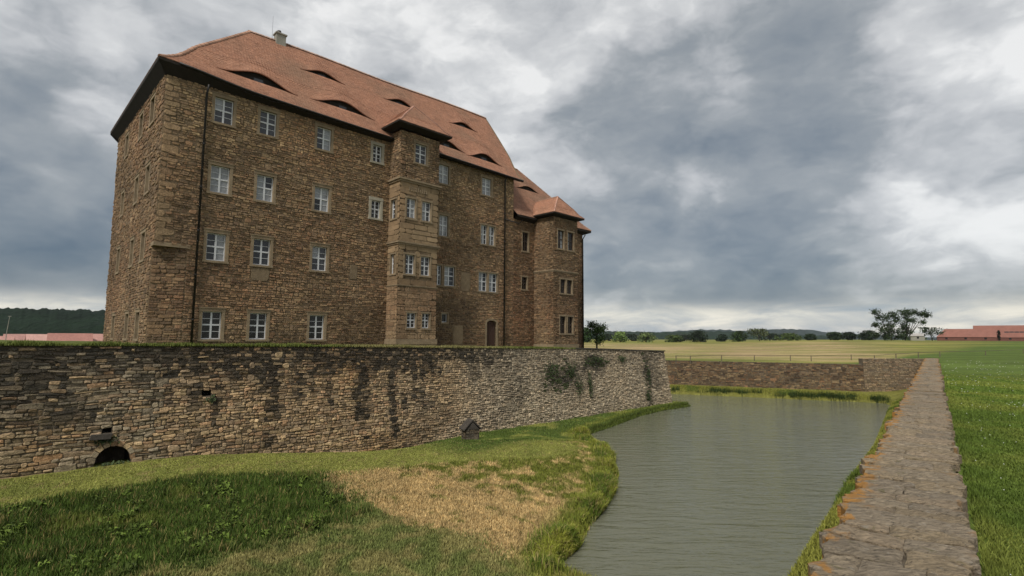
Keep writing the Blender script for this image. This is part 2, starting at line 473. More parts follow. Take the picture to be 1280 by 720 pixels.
ss = np.concatenate([np.arange(-46, -12, 1.2), np.arange(-12, 30, .33), np.arange(30, 76, .7)]); tt = np.arange(-36, 9, .33)
S2, T2 = np.meshgrid(ss, tt, indexing='ij')
bx = C0[0] + E_[0] * S2 + N_[0] * T2; by = C0[1] + E_[1] * S2 + N_[1] * T2
bank = grid_obj('moat_bank', bx, by, terrain, lambda x, y, z: zone_tone(x, y, z, np.ones(len(x))) * .8, M['ground'])
tag(bank, kind='structure')


def gz(x, y):
    x = np.asarray(x, float); y = np.asarray(y, float)
    b = (x - RO[0]) * RP[0] + (y - RO[1]) * RP[1]; d = np.hypot(x, y); az = np.degrees(np.arctan2(x, y))
    z = 4.12 + .6 * smooth(-7, .5, b) * (1 - smooth(80, 130, y))
    z = z + smooth(110, 320, d) * (.7 + 2.2 * smooth(16, 34, az))
    return z + .06 * vnoise(x, y, .25, 2.0) * smooth(0.3, 3, np.abs(b - 1.31))


def meadow_tone(x, y, z):
    n1 = vnoise(x, y * 2.2, .02, 4); n2 = vnoise(x * .6, y * 1.6, .09, 6); n3 = vnoise(x, y, .8, 8)
    b = (x - RO[0]) * RP[0] + (y - RO[1]) * RP[1]
    green = np.array([.080, .116, .021]); straw = np.array([.33, .245, .125]); yel = np.array([.22, .205, .05]); olive = np.array([.14, .15, .034])
    d = np.hypot(x, y); az = np.degrees(np.arctan2(x, y))
    k = smooth(-.35, .35, n2 + .5 * n1)[:, None]
    band = (smooth(82, 100, d) * (1 - smooth(190, 330, d)) * (1 - smooth(30, 40, az + 6 * n1)))[:, None]
    base = yel * (1 - k) + olive * k
    out = base * (1 - band) + (straw * (1 - .6 * k) + olive * 1.2 * .6 * k) * band
    sw = vnoise(x * .15, y, .35, 14)[:, None]; out = out * (1 + .35 * sw)
    near = (smooth(3, -3, y - (70 + (x - 44) * .95 * (x > 44))) * (b > -9))[:, None]
    gr = green * (1 + .5 * n2[:, None]) * (1 + .25 * n3[:, None])
    return np.clip(out * (1 - near) + gr * near, .004, 1)


yy = np.concatenate([np.arange(-40, 0, 4), np.arange(0, 40, .8), np.arange(40, 67, 1.5), [67.5]])
off = np.concatenate([np.arange(0, 8, .4), np.arange(8, 30, 1.2), np.geomspace(30, 3500, 26)])
XX = np.array([[rw(((y - RO[1]) - 1.33 * RP[1]) / RD[1], 1.33)[0] + o_ for o_ in off] for y in yy]); YY = np.repeat(yy[:, None], len(off), 1)
lawn = grid_obj('lawn', XX, YY, gz, meadow_tone, M['ground']); tag(lawn, kind='structure')


def fwy(x):
    x = np.asarray(x, float)
    return np.interp(x, [-4000, -8, 20, 44, 54, 55, 4000], [103, 103, 76.3, 66.9, 67.5, 67.5, 67.5])


xc = np.concatenate([-np.geomspace(4000, 60, 24), np.arange(-55, 20, 5), np.arange(20, 140, 2.0), np.geomspace(140, 4000, 24)])
oy = np.concatenate([np.arange(0, 30, 1.5), np.arange(30, 120, 5), np.geomspace(120, 6000, 40)])
X2 = np.repeat(xc[:, None], len(oy), 1); Y2 = fwy(X2) + np.repeat(oy[None, :], len(xc), 0)
meadow = grid_obj('meadow', X2, Y2, gz, meadow_tone, M['ground']); tag(meadow, kind='structure')


def terrace_z(s):
    return np.interp(s, [-60, -6, 8, 33, 47], [6.86, 6.86, 6.70, 6.30, 5.88])


MW_END = 47.2
ts = np.concatenate([np.arange(-45, -8, 2.0), np.arange(-8, MW_END, .8), [MW_END]]); t3 = np.concatenate([[-4.45], np.arange(-4.2, 0, .5), np.arange(0, 26, 3.0)])
S3, T3 = np.meshgrid(ts, t3, indexing='ij')
tx = C0[0] + E_[0] * S3 + N_[0] * T3; ty = C0[1] + E_[1] * S3 + N_[1] * T3


def ter_tone(x, y, z):
    n1 = vnoise(x, y, .5, 1); n2 = vnoise(x, y, 2.0, 2)
    k = smooth(-.3, .4, n1 + .5 * n2)[:, None]
    s, t = w2st(x, y); dry = smooth(8, 11, s)[:, None] * smooth(30, 22, s)[:, None]
    c = np.array([.10, .115, .028]) * (1 - k) + np.array([.075, .095, .02]) * k
    return c * (1 - .5 * dry) + np.array([.22, .19, .09]) * .5 * dry


terr = grid_obj('terrace', tx, ty, lambda x, y: terrace_z(w2st(x, y)[0]) + .04 * vnoise(x, y, .8, 3), ter_tone, M['ground']); tag(terr, kind='structure')

# ------------------------------------------------------------------ stonework
TAN = [(.36, .245, .130), (.31, .205, .110), (.40, .285, .155), (.24, .155, .085), (.32, .185, .098), (.20, .145, .090), (.29, .205, .125), (.15, .10, .062)]
GREY = [(.26, .215, .145), (.22, .185, .13), (.30, .25, .17), (.17, .145, .105), (.25, .19, .12), (.28, .24, .175), (.20, .165, .115)]


def courses(u0, u1, v0, v1, h, w, openings, rng, tall=.07, thin=.15, wfn=None):
    """irregular coursed rubble: list of (ua, ub, va, vb); openings: functions (va, vb) -> (ua, ub) or None"""
    out = []; v = v0; blocked = []
    while v < v1 - 1e-6:
        hh = rng.uniform(*h) if not callable(h) else h(v, rng)
        if v1 - (v + hh) < (h[0] if not callable(h) else .1) * .8: hh = v1 - v
        nb = []
        cuts = list(blocked)
        for op in openings:
            r = op(v, v + hh)
            if r: cuts.append(r)
        cuts.sort(); free = []; x = u0
        for a, b in cuts:
            if a > x: free.append((x, min(a, u1)))
            x = max(x, b)
        if x < u1: free.append((x, u1))
        for a, b in free:
            x = a
            while b - x > .05:
                ww = (wfn(x, rng) if wfn else rng.uniform(*w)) * (1 + .5 * (hh > .2)) if rng.random() < .8 else rng.uniform(w[0] * .6, w[0] * 1.3)
                if b - (x + ww) < w[0] * .7: ww = b - x
                vb = v + hh
                if rng.random() < tall and vb + .1 < v1:
                    ex = rng.uniform(.08, .16); vb += ex; nb.append((x, x + ww))
                    out.append((x, x + ww, v, min(vb, v + hh + .14)))
                elif rng.random() < thin and hh > .15 and ww > .3:
                    k = rng.uniform(.35, .65); out.append((x, x + ww, v, v + hh * k)); out.append((x, x + ww, v + hh * k, vb))
                else:
                    out.append((x, x + ww, v, vb))
                x += ww
        # a taller stone only blocks part of the next course; the next course starts just above it
        blocked = [] if not nb else nb
        if nb:
            hh2 = .15; v += hh
            cuts = sorted(nb + [r for r in (op(v, v + hh2) for op in openings) if r]); free = []; x = u0
            for a, b in cuts:
                if a > x: free.append((x, min(a, u1)))
                x = max(x, b)
            if x < u1: free.append((x, u1))
            if v + hh2 < v1:
                for a, b in free:
                    x = a
                    while b - x > .05:
                        ww = rng.uniform(*w)
                        if b - (x + ww) < w[0] * .7: ww = b - x
                        out.append((x, x + ww, v, v + hh2)); x += ww
                v += hh2
            blocked = []
        else:
            v += hh
    return out


def stone_shape(st, mp, rng, gap, prot, detail, warp, jit=1.0):
    ua, ub, va, vb = st; w = ub - ua; h = vb - va
    g = gap * rng.uniform(.6, 1.4)
    c = min(w, h) * rng.uniform(.12, .3); c2 = min(w, h) * rng.uniform(.12, .3)
    j = lambda a: rng.uniform(-a, a)
    jw, jh = w * .04 * jit, h * .10 * jit
    pts = [(ua + g + c + j(jw), va + g + j(jh)), (ub - g - c2 + j(jw), va + g + j(jh)), (ub - g + j(jw) * .5, va + g + c2), (ub - g + j(jw) * .5, vb - g - c),
           (ub - g - c + j(jw), vb - g + j(jh)), (ua + g + c2 + j(jw), vb - g + j(jh)), (ua + g + j(jw) * .5, vb - g - c2), (ua + g + j(jw) * .5, va + g + c)]
    cu, cv = (ua + ub) / 2, (va + vb) / 2
    p = rng.uniform(*prot); ins = min(.035, .16 * min(w, h))
    tx_, ty_ = j(.35) * p, j(.35) * p
    V = []; fr = lambda q, k: (q[0] + (cu - q[0]) * k, q[1] + (cv - q[1]) * k)

    def put(q, d):
        du, dv = warp(q[0], q[1]); V.append(mp(q[0] + du, q[1] + dv, d))
    for q in pts: put(q, -.03)
    if detail:
        for q in pts: put(q, p * .55)
    for q in pts:
        k = ins / max(.05, math.hypot(q[0] - cu, q[1] - cv))
        put(fr(q, k), p + (q[0] - cu) / w * tx_ + (q[1] - cv) / h * ty_ + (j(.012) if detail else 0))
    Fc = []; R = 3 if detail else 2
    for r in range(R - 1):
        for i in range(8):
            i2 = (i + 1) % 8; Fc.append((r * 8 + i, r * 8 + i2, (r + 1) * 8 + i2, (r + 1) * 8 + i))
    if detail:
        put((cu + j(w * .15), cv + j(h * .15)), p + j(.018) + .01)
        k = len(V) - 1
        for i in range(8): Fc.append(((R - 1) * 8 + i, (R - 1) * 8 + (i + 1) % 8, k))
    else:
        Fc.append(tuple(range((R - 1) * 8, R * 8)))
    return V, Fc


def lay(stones, mp, tonefn, rng, parent, gap=.012, prot=(.015, .05), detail=False, warp=lambda u, v: (0, 0), n_parts=0, size=lambda st, c: (st[1] - st[0]) * (st[3] - st[2]),
        mat_='stone', piece='stone', bulk='small_stones', jit=1.0):
    """the n_parts stones that show largest become single objects, the others one joined part"""
    sized = []
    for st in stones:
        c = mp((st[0] + st[1]) / 2, (st[2] + st[3]) / 2, 0); sized.append((size(st, c), st))
    sized.sort(key=lambda q: -q[0])
    V = []; Fc = []; T = []
    for i, (_, st) in enumerate(sized):
        if st[1] - st[0] < .06 or st[3] - st[2] < .05: continue
        v, f = stone_shape(st, mp, rng, gap, prot, detail, warp, jit)
        col = tonefn((st[0] + st[1]) / 2, (st[2] + st[3]) / 2, rng)
        if i < n_parts:
            o0 = Vector(v[0]); 
            c = Vector(mp((st[0] + st[1]) / 2, (st[2] + st[3]) / 2, 0))
            ob = obj(piece, [Vector(q) - c for q in v], f, M[mat_], parent, tone=[col] * len(v)); ob.location = c
        else:
            b = len(V); V += v; Fc += [tuple(k + b for k in q) for q in f]; T += [col] * len(v)
    if V:
        ob = obj(bulk, V, Fc, M[mat_], parent, tone=T); ob['kind'] = 'stuff'


def backing(mp, u0, u1, v0, v1, rects, matl, name, parent, thick=.35, rim=True):
    """mortar face with real openings and their reveals"""
    us = sorted({u0, u1, *[min(max(r[0], u0), u1) for r in rects], *[min(max(r[1], u0), u1) for r in rects]})
    vs_ = sorted({v0, v1, *[min(max(r[2], v0), v1) for r in rects], *[min(max(r[3], v0), v1) for r in rects]})
    V = []; Fc = []
    for i in range(len(us) - 1):
        for k in range(len(vs_) - 1):
            cu = (us[i] + us[i + 1]) / 2; cv = (vs_[k] + vs_[k + 1]) / 2
            if any(r[0] < cu < r[1] and r[2] < cv < r[3] for r in rects): continue
            b = len(V); V += [mp(us[i], vs_[k], 0), mp(us[i + 1], vs_[k], 0), mp(us[i + 1], vs_[k + 1], 0), mp(us[i], vs_[k + 1], 0)]; Fc.append((b, b + 1, b + 2, b + 3))
    for r in rects:
        if not rim and (r[0] <= u0 or r[1] >= u1): continue
        a, b_, c, d = max(r[0], u0), min(r[1], u1), max(r[2], v0), min(r[3], v1)
        ring = [(a, c), (b_, c), (b_, d), (a, d)]; b = len(V)
        V += [mp(q[0], q[1], 0) for q in ring] + [mp(q[0], q[1], -thick) for q in ring]
        for i in range(4):
            i2 = (i + 1) % 4; Fc.append((b + i2, b + i, b + 4 + i, b + 4 + i2))
    # back and rim, so the wall has thickness
    if not rim: return obj(name, V, Fc, matl, parent)
    b = len(V); ring = [(u0, v0), (u1, v0), (u1, v1), (u0, v1)]
    V += [mp(q[0], q[1], 0) for q in ring] + [mp(q[0], q[1], -thick - .4) for q in ring]
    for i in range(4):
        i2 = (i + 1) % 4; Fc.append((b + i, b + i2, b + 4 + i2, b + 4 + i))
    Fc.append((b + 7, b + 6, b + 5, b + 4))
    return obj(name, V, Fc, matl, parent)


def rect_op(r):
    def f(va, vb):
        lo = max(va, r[2]); hi = min(vb, r[3])
        return (r[0], r[1]) if hi - lo > .35 * (vb - va) else None
    return f


# ------------------------------------------------------------------ the castle (local axes: x along the front, y into the castle)
castle = empty('castle', W(0, 0, ZB), ROTZ)
tag(castle, 'four-storey brown rubble-stone castle with red hipped roof and eyebrow dormers above the moat', 'castle')


def wmap(o, ud):
    out = (ud[1], -ud[0])
    return lambda u, v, d: (o[0] + ud[0] * u + out[0] * d, o[1] + ud[1] * u + out[1] * d, v - ZB)


def window(mp, u0, u1, z0, z1, style='white', cols=2, bars=2, sur=.17, pane='glass', sill=True, rnd=None):
    """stone surround (the part) with frame and panes as its pieces; u0..z1 is the outer edge of the painted frame"""
    V = []; Fc = []

    def bx(a, b, c, d, n0, n1, Vl, Fl):
        k = len(Vl)
        for dd in (n0, n1):
            Vl += [mp(a, c, dd), mp(b, c, dd), mp(b, d, dd), mp(a, d, dd)]
        Fl += [tuple(k + i for i in q) for q in ((3, 2, 1, 0), (4, 5, 6, 7), (0, 1, 5, 4), (1, 2, 6, 5), (2, 3, 7, 6), (3, 0, 4, 7))]
    pale = style == 'pale'
    pr = .055 if not pale else .07
    bx(u0 - sur, u0, z0, z1, -.3, pr, V, Fc); bx(u1, u1 + sur, z0, z1, -.3, pr, V, Fc)
    bx(u0 - sur - .02, u1 + sur + .02, z1, z1 + sur + .02, -.3, pr + .012, V, Fc)
    bx(u0 - sur - .03, u1 + sur + .03, z0 - .13, z0, -.3, pr + .03, V, Fc)
    if sur > .12 and not pale:
        bx(u0 - sur - .05, u1 + sur + .05, z1 + sur + .02, z1 + sur + .07, -.05, pr + .05, V, Fc)      # drip moulding
    w = obj('window', V, Fc, M['surround_pale' if pale else 'surround'], castle)
    fm = M['brownframe'] if style == 'brown' else M['white']
    V = []; Fc = []; fr = .058; d0, d1 = -.20, -.12
    bx(u0, u0 + fr, z0, z1, d0, d1, V, Fc); bx(u1 - fr, u1, z0, z1, d0, d1, V, Fc)
    bx(u0 + fr, u1 - fr, z0, z0 + fr * 1.15, d0, d1, V, Fc); bx(u0 + fr, u1 - fr, z1 - fr, z1, d0, d1, V, Fc)
    iu0, iu1, iz0, iz1 = u0 + fr, u1 - fr, z0 + fr * 1.15, z1 - fr
    zm = iz0 + (iz1 - iz0) * .52; um = (iu0 + iu1) / 2
    if cols == 2: bx(um - .05, um + .05, iz0, iz1, d0, d1 + .012, V, Fc)
    if bars:
        bx(iu0, iu1, zm - .045, zm + .045, d0, d1 + .006, V, Fc)
        if bars > 1:
            for k in ((iz0 + zm) / 2, (zm + iz1) / 2): bx(iu0, iu1, k - .014, k + .014, d0 + .02, d1 - .02, V, Fc)
    obj('frame', V, Fc, fm, w)
    us = [iu0, um, iu1] if cols == 2 else [iu0, iu1]; zs = [iz0, zm, iz1] if bars else [iz0, iz1]
    for i in range(len(us) - 1):
        for k in range(len(zs) - 1):
            pm = pane
            if isinstance(pane, (list, tuple)): pm = pane[(i + k * 2) % len(pane)]
            dj = random.uniform(-.004, .004)
            a, b, c, d = us[i], us[i + 1], zs[k], zs[k + 1]
            obj('pane', [mp(a, c, -.165 + dj), mp(b, c, -.165 - dj), mp(b, d, -.165 + random.uniform(-.01, .01)), mp(a, d, -.165 + dj), mp(a, c, -.185), mp(b, c, -.185), mp(b, d, -.19), mp(a, d, -.19)],
                [(0, 1, 2, 3), (7, 6, 5, 4), (0, 4, 5, 1), (1, 5, 6, 2), (2, 6, 7, 3), (3, 7, 4, 0)], M[pm], w)
    return (u0 - sur * .6, u1 + sur * .6, z0 - .1, z1 + sur * .6)


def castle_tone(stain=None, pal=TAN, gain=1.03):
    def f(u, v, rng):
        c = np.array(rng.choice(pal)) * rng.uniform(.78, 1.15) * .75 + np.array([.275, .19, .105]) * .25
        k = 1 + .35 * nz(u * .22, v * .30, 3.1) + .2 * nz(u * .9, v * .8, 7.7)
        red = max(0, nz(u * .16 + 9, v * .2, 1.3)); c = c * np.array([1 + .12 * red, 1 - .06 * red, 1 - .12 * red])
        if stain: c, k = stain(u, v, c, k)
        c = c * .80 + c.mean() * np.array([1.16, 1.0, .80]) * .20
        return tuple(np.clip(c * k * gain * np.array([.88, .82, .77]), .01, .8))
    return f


rng = random.Random(5)
front = wmap((0, 0), (1, 0)); ZT = 22.35
W_FRONT = []
glassmix = [['glass', 'glass', 'glass_pale', 'glass'], 'glass', ['glass', 'glass_pale'], 'glass', ['glass_dark', 'glass'], 'glass_dark']
k = 0
for (z0, z1) in ((20.2, 21.77), (15.87, 17.53), (11.75, 13.40), (7.1, 8.73)):
    for s0, s1 in ((2.58, 3.62), (5.2, 6.22), (8.95, 9.98)):
        g = 'glass_dark' if z0 < 8 else glassmix[k % 4]
        if z0 > 15 and z0 < 16: g = [('glass_pale'), ['glass_pale', 'glass_pale', 'glass_pale', 'glass'], ['glass_dark', 'glass_pale', 'glass_pale', 'glass_pale']][k % 3]
        W_FRONT.append(window(front, s0, s1, z0, z1, pane=g)); k += 1
for z0, z1 in ((20.32, 21.62), (16.05, 17.4)):
    W_FRONT.append(window(front, 13.24, 13.98, z0, z1, 'pale', pane='glass_dark', sur=.2))
W_FRONT.append(window(front, 19.3, 20.34, 20.0, 21.58, pane=['glass_pale']))  # from here to the paired windows, sunlit brightness is painted by pale panes
W_FRONT.append(window(front, 24.05, 25.15, 19.95, 21.5, pane=['glass_pale']))
W_FRONT.append(window(front, 19.45, 20.36, 15.6, 17.33, pane='glass_pale'))
for a, b in ((23.98, 24.72), (24.92, 25.62)): W_FRONT.append(window(front, a, b, 15.5, 17.22, sur=.1, pane=['glass_pale', 'glass']))
for a, b in ((19.2, 19.78), (20.05, 21.15)): W_FRONT.append(window(front, a, b, 11.52, 13.13, sur=.1, pane=['glass_pale', 'glass']))
for a, b in ((23.78, 24.78), (24.98, 25.98)): W_FRONT.append(window(front, a, b, 11.32, 12.98, sur=.1, pane=['glass_pale', 'glass']))
W_FRONT.append(window(front, 19.86, 20.46, 8.5, 9.22, cols=1, bars=0, sur=.09, pane='glass_dark'))
for a, b, z0, z1 in ((29.2, 30.0, 15.5, 17.3), (29.13, 29.85, 11.84, 13.0)): W_FRONT.append(window(front, a, b, z0, z1, 'brown', pane='glass_dark', sur=.12))
DOOR = (24.78, 25.9, 6.55, 8.9)
W_FRONT.append(DOOR)
patches = [(21.8, 22.85, 11.15, 12.8), (21.05, 22.15, 6.7, 8.3), (11.7, 12.3, 11.35, 12.4), (5.1, 6.25, 10.75, 11.55)]


def front_stain_tone(u, v, c, k):
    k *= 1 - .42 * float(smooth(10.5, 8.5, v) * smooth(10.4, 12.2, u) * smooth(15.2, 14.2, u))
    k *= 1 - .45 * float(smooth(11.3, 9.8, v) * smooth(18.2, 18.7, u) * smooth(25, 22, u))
    k *= 1 - .22 * float(smooth(8.2, 7.0, v)); k *= 1 - .28 * float(smooth(21.6, 22.3, v))  # darker towards the foot and just below the eave
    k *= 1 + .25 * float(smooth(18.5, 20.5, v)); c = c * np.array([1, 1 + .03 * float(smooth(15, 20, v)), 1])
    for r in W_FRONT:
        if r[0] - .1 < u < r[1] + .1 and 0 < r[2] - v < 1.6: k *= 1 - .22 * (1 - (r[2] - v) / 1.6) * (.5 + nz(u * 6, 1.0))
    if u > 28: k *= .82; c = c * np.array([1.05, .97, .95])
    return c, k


facade = backing(front, 0, 28.0, ZB - .6, ZT, [(0, 1.6, 0, 12.3)] + [r for r in W_FRONT if r[0] < 28], M['mortar'], 'front_wall', castle, rim=False)
# stones behind the oriel are left out: it is bonded in there
ops = [rect_op(r) for r in W_FRONT] + [rect_op((14.75, 18.25, 0, 30)), rect_op((0, 1.6, 0, 12.3))] + [rect_op(p) for p in patches]
quoins = []; zq = 12.55; iq = 0
while zq < 22.0:
    hq = rng.uniform(.24, .44); quoins.append((0, rng.uniform(.6, .95) if iq % 2 else rng.uniform(.3, .5), zq, zq + hq)); zq += hq; iq += 1
ops = ops + [rect_op(q) for q in quoins]
sts = courses(0, 28.0, ZB - .5, ZT, (.08, .20), (.17, .48), ops, rng, tall=.1, thin=.15)
wv = lambda u, v: (0, .035 * nz(u * .6, v * .9, 2) + .02 * nz(u * 2.2, v * 2, 4))
lay(sts, front, castle_tone(front_stain_tone), rng, facade, gap=.012, prot=(.006, .065), warp=wv, jit=1.9, n_parts=300, size=lambda st, c: (st[1] - st[0]) * (st[3] - st[2]) / (9 + st[0]) ** 1.2)
lay(quoins, front, castle_tone(pal=[(.34, .25, .14), (.31, .225, .125), (.37, .275, .155), (.26, .185, .105)]), rng, facade, gap=.012, prot=(.012, .04), n_parts=60, jit=1.5, piece='quoin')
for (a, b, c, d) in patches:
    pts = []
    for i in range(14):
        th = 2 * math.pi * i / 14; x = max(-1, min(1, 1.25 * math.cos(th))); y = max(-1, min(1, 1.25 * math.sin(th)))
        pts.append(((a + b) / 2 + x * (b - a) / 2 * rng.uniform(.93, 1.05), (c + d) / 2 + y * (d - c) / 2 * rng.uniform(.93, 1.05)))
    V = [front(p[0], p[1], -.02) for p in pts] + [front((a + b) / 2 + (p[0] - (a + b) / 2) * .96, (c + d) / 2 + (p[1] - (c + d) / 2) * .96, .035) for p in pts]
    obj('plaster_infill', V, [tuple(range(14, 28))] + [(i, (i + 1) % 14, 14 + (i + 1) % 14, 14 + i) for i in range(14)], M['plaster'], facade)
# wing, lower by a storey
ZW = 18.45
wingw = backing(front, 28.0, 38.4, ZB - .8, ZW, [r for r in W_FRONT if r[0] > 28], M['mortar'], 'wing_wall', castle)
sts = courses(28.0, 38.4, ZB - .8, ZW, (.09, .20), (.18, .48), ops + [rect_op((30.85, 34.35, 0, 30))], rng)
lay(sts, front, castle_tone(front_stain_tone), rng, wingw, gap=.012, prot=(.006, .065), warp=wv, jit=1.9)
# left end wall (seen edge-on) and the cut-off corner at its foot
DEP = 16.0
side = wmap((0, DEP), (0, -1))
W_SIDE = []
for (z0, z1) in ((20.2, 21.77), (15.87, 17.5), (11.75, 13.4), (7.1, 8.65)):
    for t0 in (2.5, 5.95, 11.1):
        W_SIDE.append(window(side, DEP - t0 - 1.02, DEP - t0, z0, z1, 'white' if z0 < 18 else 'brown', pane='glass_dark'))
sidew = backing(side, 0, DEP, ZB - .6, 23.0, [(DEP - .55, DEP, 0, 12.3)] + W_SIDE, M['mortar'], 'end_wall', castle, rim=False)
sts = courses(0, DEP, ZB - .5, 23.0, (.09, .22), (.2, .55), [rect_op(r) for r in W_SIDE] + [rect_op((DEP - .55, DEP, 0, 12.3))], rng)
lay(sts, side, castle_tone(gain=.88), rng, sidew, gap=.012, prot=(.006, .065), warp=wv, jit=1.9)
ln = math.hypot(1.6, .55)
chm = wmap((0, .55), (1.6 / ln, -.55 / ln))
chw = backing(chm, 0, ln, ZB - .6, 12.3, [], M['mortar'], 'chamfered_corner', castle, thick=.1)
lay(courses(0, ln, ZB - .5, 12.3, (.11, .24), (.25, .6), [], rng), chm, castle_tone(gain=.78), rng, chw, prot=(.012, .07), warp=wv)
b = MB(); b.add([(-.05, -.05, 12.3 - ZB), (1.75, -.05, 12.3 - ZB), (1.75, .2, 12.3 - ZB), (.2, .7, 12.3 - ZB), (-.05, .7, 12.3 - ZB), (-.05, -.05, 12.52 - ZB), (1.75, -.05, 12.52 - ZB), (1.75, .2, 12.52 - ZB), (.2, .7, 12.52 - ZB), (-.05, .7, 12.52 - ZB)],
                [(4, 3, 2, 1, 0), (5, 6, 7, 8, 9)] + [(i, (i + 1) % 5, 5 + (i + 1) % 5, 5 + i) for i in range(5)])
b.build('corner_corbel', M['surround'], castle)
# right end and rear walls
for nm, o_, ud, L_, zt in (('wing_end_wall', (38.4, 0), (0, 1), 10.4, ZW), ('gable_wall', (28.0, .02), (0, 1), 10.3, 22.3), ('rear_wall', (38.4, 10.4), (-1, 0), 28, ZW), ('rear_wall', (10.4, DEP), (-1, 0), 10.4, 22.5), ('courtyard_wall', (10.4, 10.4), (0, 1), 5.6, 22.3)):
    mpw = wmap(o_, ud); ww = backing(mpw, 0, L_, ZB - .8, zt, [], M['mortar'], nm, castle, thick=.1)
    if nm in ('wing_end_wall', 'gable_wall'):
        lay(courses(0, L_, ZB - .8, zt, (.16, .3), (.35, .8), [], rng), mpw, castle_tone(), rng, ww)
# gable triangle above the wing roof
obj('gable', [(28.0, -.02, 22.3 - ZB), (28.0, 10.4, 22.3 - ZB), (28.25, 5.2, 29.7 - ZB), (27.6, -.02, 22.3 - ZB), (27.6, 10.4, 22.3 - ZB), (27.85, 5.2, 29.7 - ZB)],
    [(0, 1, 2), (5, 4, 3), (0, 2, 5, 3), (1, 4, 5, 2), (0, 3, 4, 1)], M['plaster'], castle)
# door
V = [front(a, z, d) for d in (-.16, -.22) for a, z in [(DOOR[0], DOOR[2])] + [(DOOR[1], DOOR[2])] + [((DOOR[0] + DOOR[1]) / 2 + .56 * math.cos(th), 8.55 + .25 * math.sin(th)) for th in np.linspace(0, math.pi, 9)]]
n_ = len(V) // 2
dr = obj('door', V, [tuple(range(n_)), tuple(reversed(range(n_, 2 * n_)))] + [((i + 1) % n_, i, n_ + i, n_ + (i + 1) % n_) for i in range(n_)], M['door'], castle)
b = MB()
for i in range(4):
    x = DOOR[0] + .04 + i * .265; q0, q1 = front(x, 6.6, -.16), front(x + .25, 8.75, -.135)
    obj('plank', [front(x, 6.6, -.135), front(x + .25, 6.6, -.135), front(x + .25, 8.56 + .2 * (i in (1, 2)), -.135), front(x, 8.56 + .2 * (i in (1, 2)), -.135), front(x, 6.6, -.165), front(x + .25, 6.6, -.165), front(x + .25, 8.56 + .2 * (i in (1, 2)), -.165), front(x, 8.56 + .2 * (i in (1, 2)), -.165)],
        [(0, 1, 2, 3), (1, 0, 4, 5), (2, 1, 5, 6), (3, 2, 6, 7), (0, 3, 7, 4)], M['door'], dr)
V = []; Fc = []
outer = [(DOOR[0] - .2, 6.5), (DOOR[0] - .2, 8.55)] + [((DOOR[0] + DOOR[1]) / 2 - .76 * math.cos(th), 8.55 + .42 * math.sin(th)) for th in np.linspace(0, math.pi, 9)] + [(DOOR[1] + .2, 6.5)]
inner = [(DOOR[0], 6.5), (DOOR[0], 8.55)] + [((DOOR[0] + DOOR[1]) / 2 - .56 * math.cos(th), 8.55 + .25 * math.sin(th)) for th in np.linspace(0, math.pi, 9)] + [(DOOR[1], 6.5)]
n_ = len(outer)
V = [front(*q, .06) for q in outer] + [front(*q, .06) for q in inner] + [front(*q, -.25) for q in outer] + [front(*q, -.25) for q in inner]
for i in range(n_ - 1):
    Fc += [(i + 1, i, n_ + i, n_ + i + 1), (n_ + i + 1, n_ + i, 3 * n_ + i, 3 * n_ + i + 1), (i, i + 1, 2 * n_ + i + 1, 2 * n_ + i)]
obj('door_surround', V, Fc, M['surround'], castle)
# solid boxes behind the windows, near-black to paint the dark of the rooms
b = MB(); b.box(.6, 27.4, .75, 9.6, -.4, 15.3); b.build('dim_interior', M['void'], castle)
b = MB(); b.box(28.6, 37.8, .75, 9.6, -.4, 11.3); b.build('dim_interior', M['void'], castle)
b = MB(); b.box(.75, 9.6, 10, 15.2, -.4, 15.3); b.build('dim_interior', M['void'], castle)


# ---- oriel on the front, and the projecting bay of the wing
def tower(s0, s1, t0, z0, z1, levels, wins_f, wins_l, name):
    """rectangular bay: front face at y = t0, sides back to the wall; levels: (za, zb, kind)"""
    faces = {'front': (wmap((s0, t0), (1, 0)), s1 - s0, wins_f), 'left': (wmap((s0, 0), (0, -1)), -t0, wins_l), 'right': (wmap((s1, t0), (0, 1)), -t0, [])}
    for fn, (mp, L_, wins) in faces.items():
        rects = []
        for q in wins:
            rects.append(window(mp, q[0], q[1], q[2], q[3], q[4], pane=q[5], sur=q[6] if len(q) > 6 else .12))
        wl = backing(mp, 0, L_, z0, z1, rects, M['mortar'], name + '_wall', castle, thick=.25)
        for za, zb, kind in levels:
            if kind == 'rubble':
                sts = courses(0, L_, za, zb, (.09, .20), (.18, .46), [rect_op(r) for r in rects], rng)
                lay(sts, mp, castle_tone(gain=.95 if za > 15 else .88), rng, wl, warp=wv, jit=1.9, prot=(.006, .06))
            elif kind == 'mixed':
                sts = courses(0, L_, za, zb, (.2, .38), (.35, .8), [rect_op(r) for r in rects], rng)
                lay(sts, mp, castle_tone(pal=[(.30, .215, .125), (.33, .245, .145), (.27, .185, .105)], gain=.98), rng, wl, gap=.007, prot=(.01, .03))
            else:
                sts = courses(0, L_, za, zb, (.36, .48), (.6, 1.2), [rect_op(r) for r in rects], rng, tall=0, thin=0)
                lay(sts, mp, castle_tone(pal=[(.31, .235, .135), (.33, .25, .145), (.29, .22, .125)], gain=1.05), rng, wl, gap=.004, prot=(.02, .03), mat_='ashlar', piece='ashlar_block', bulk='ashlar_blocks', n_parts=60 if fn == 'front' else 0)


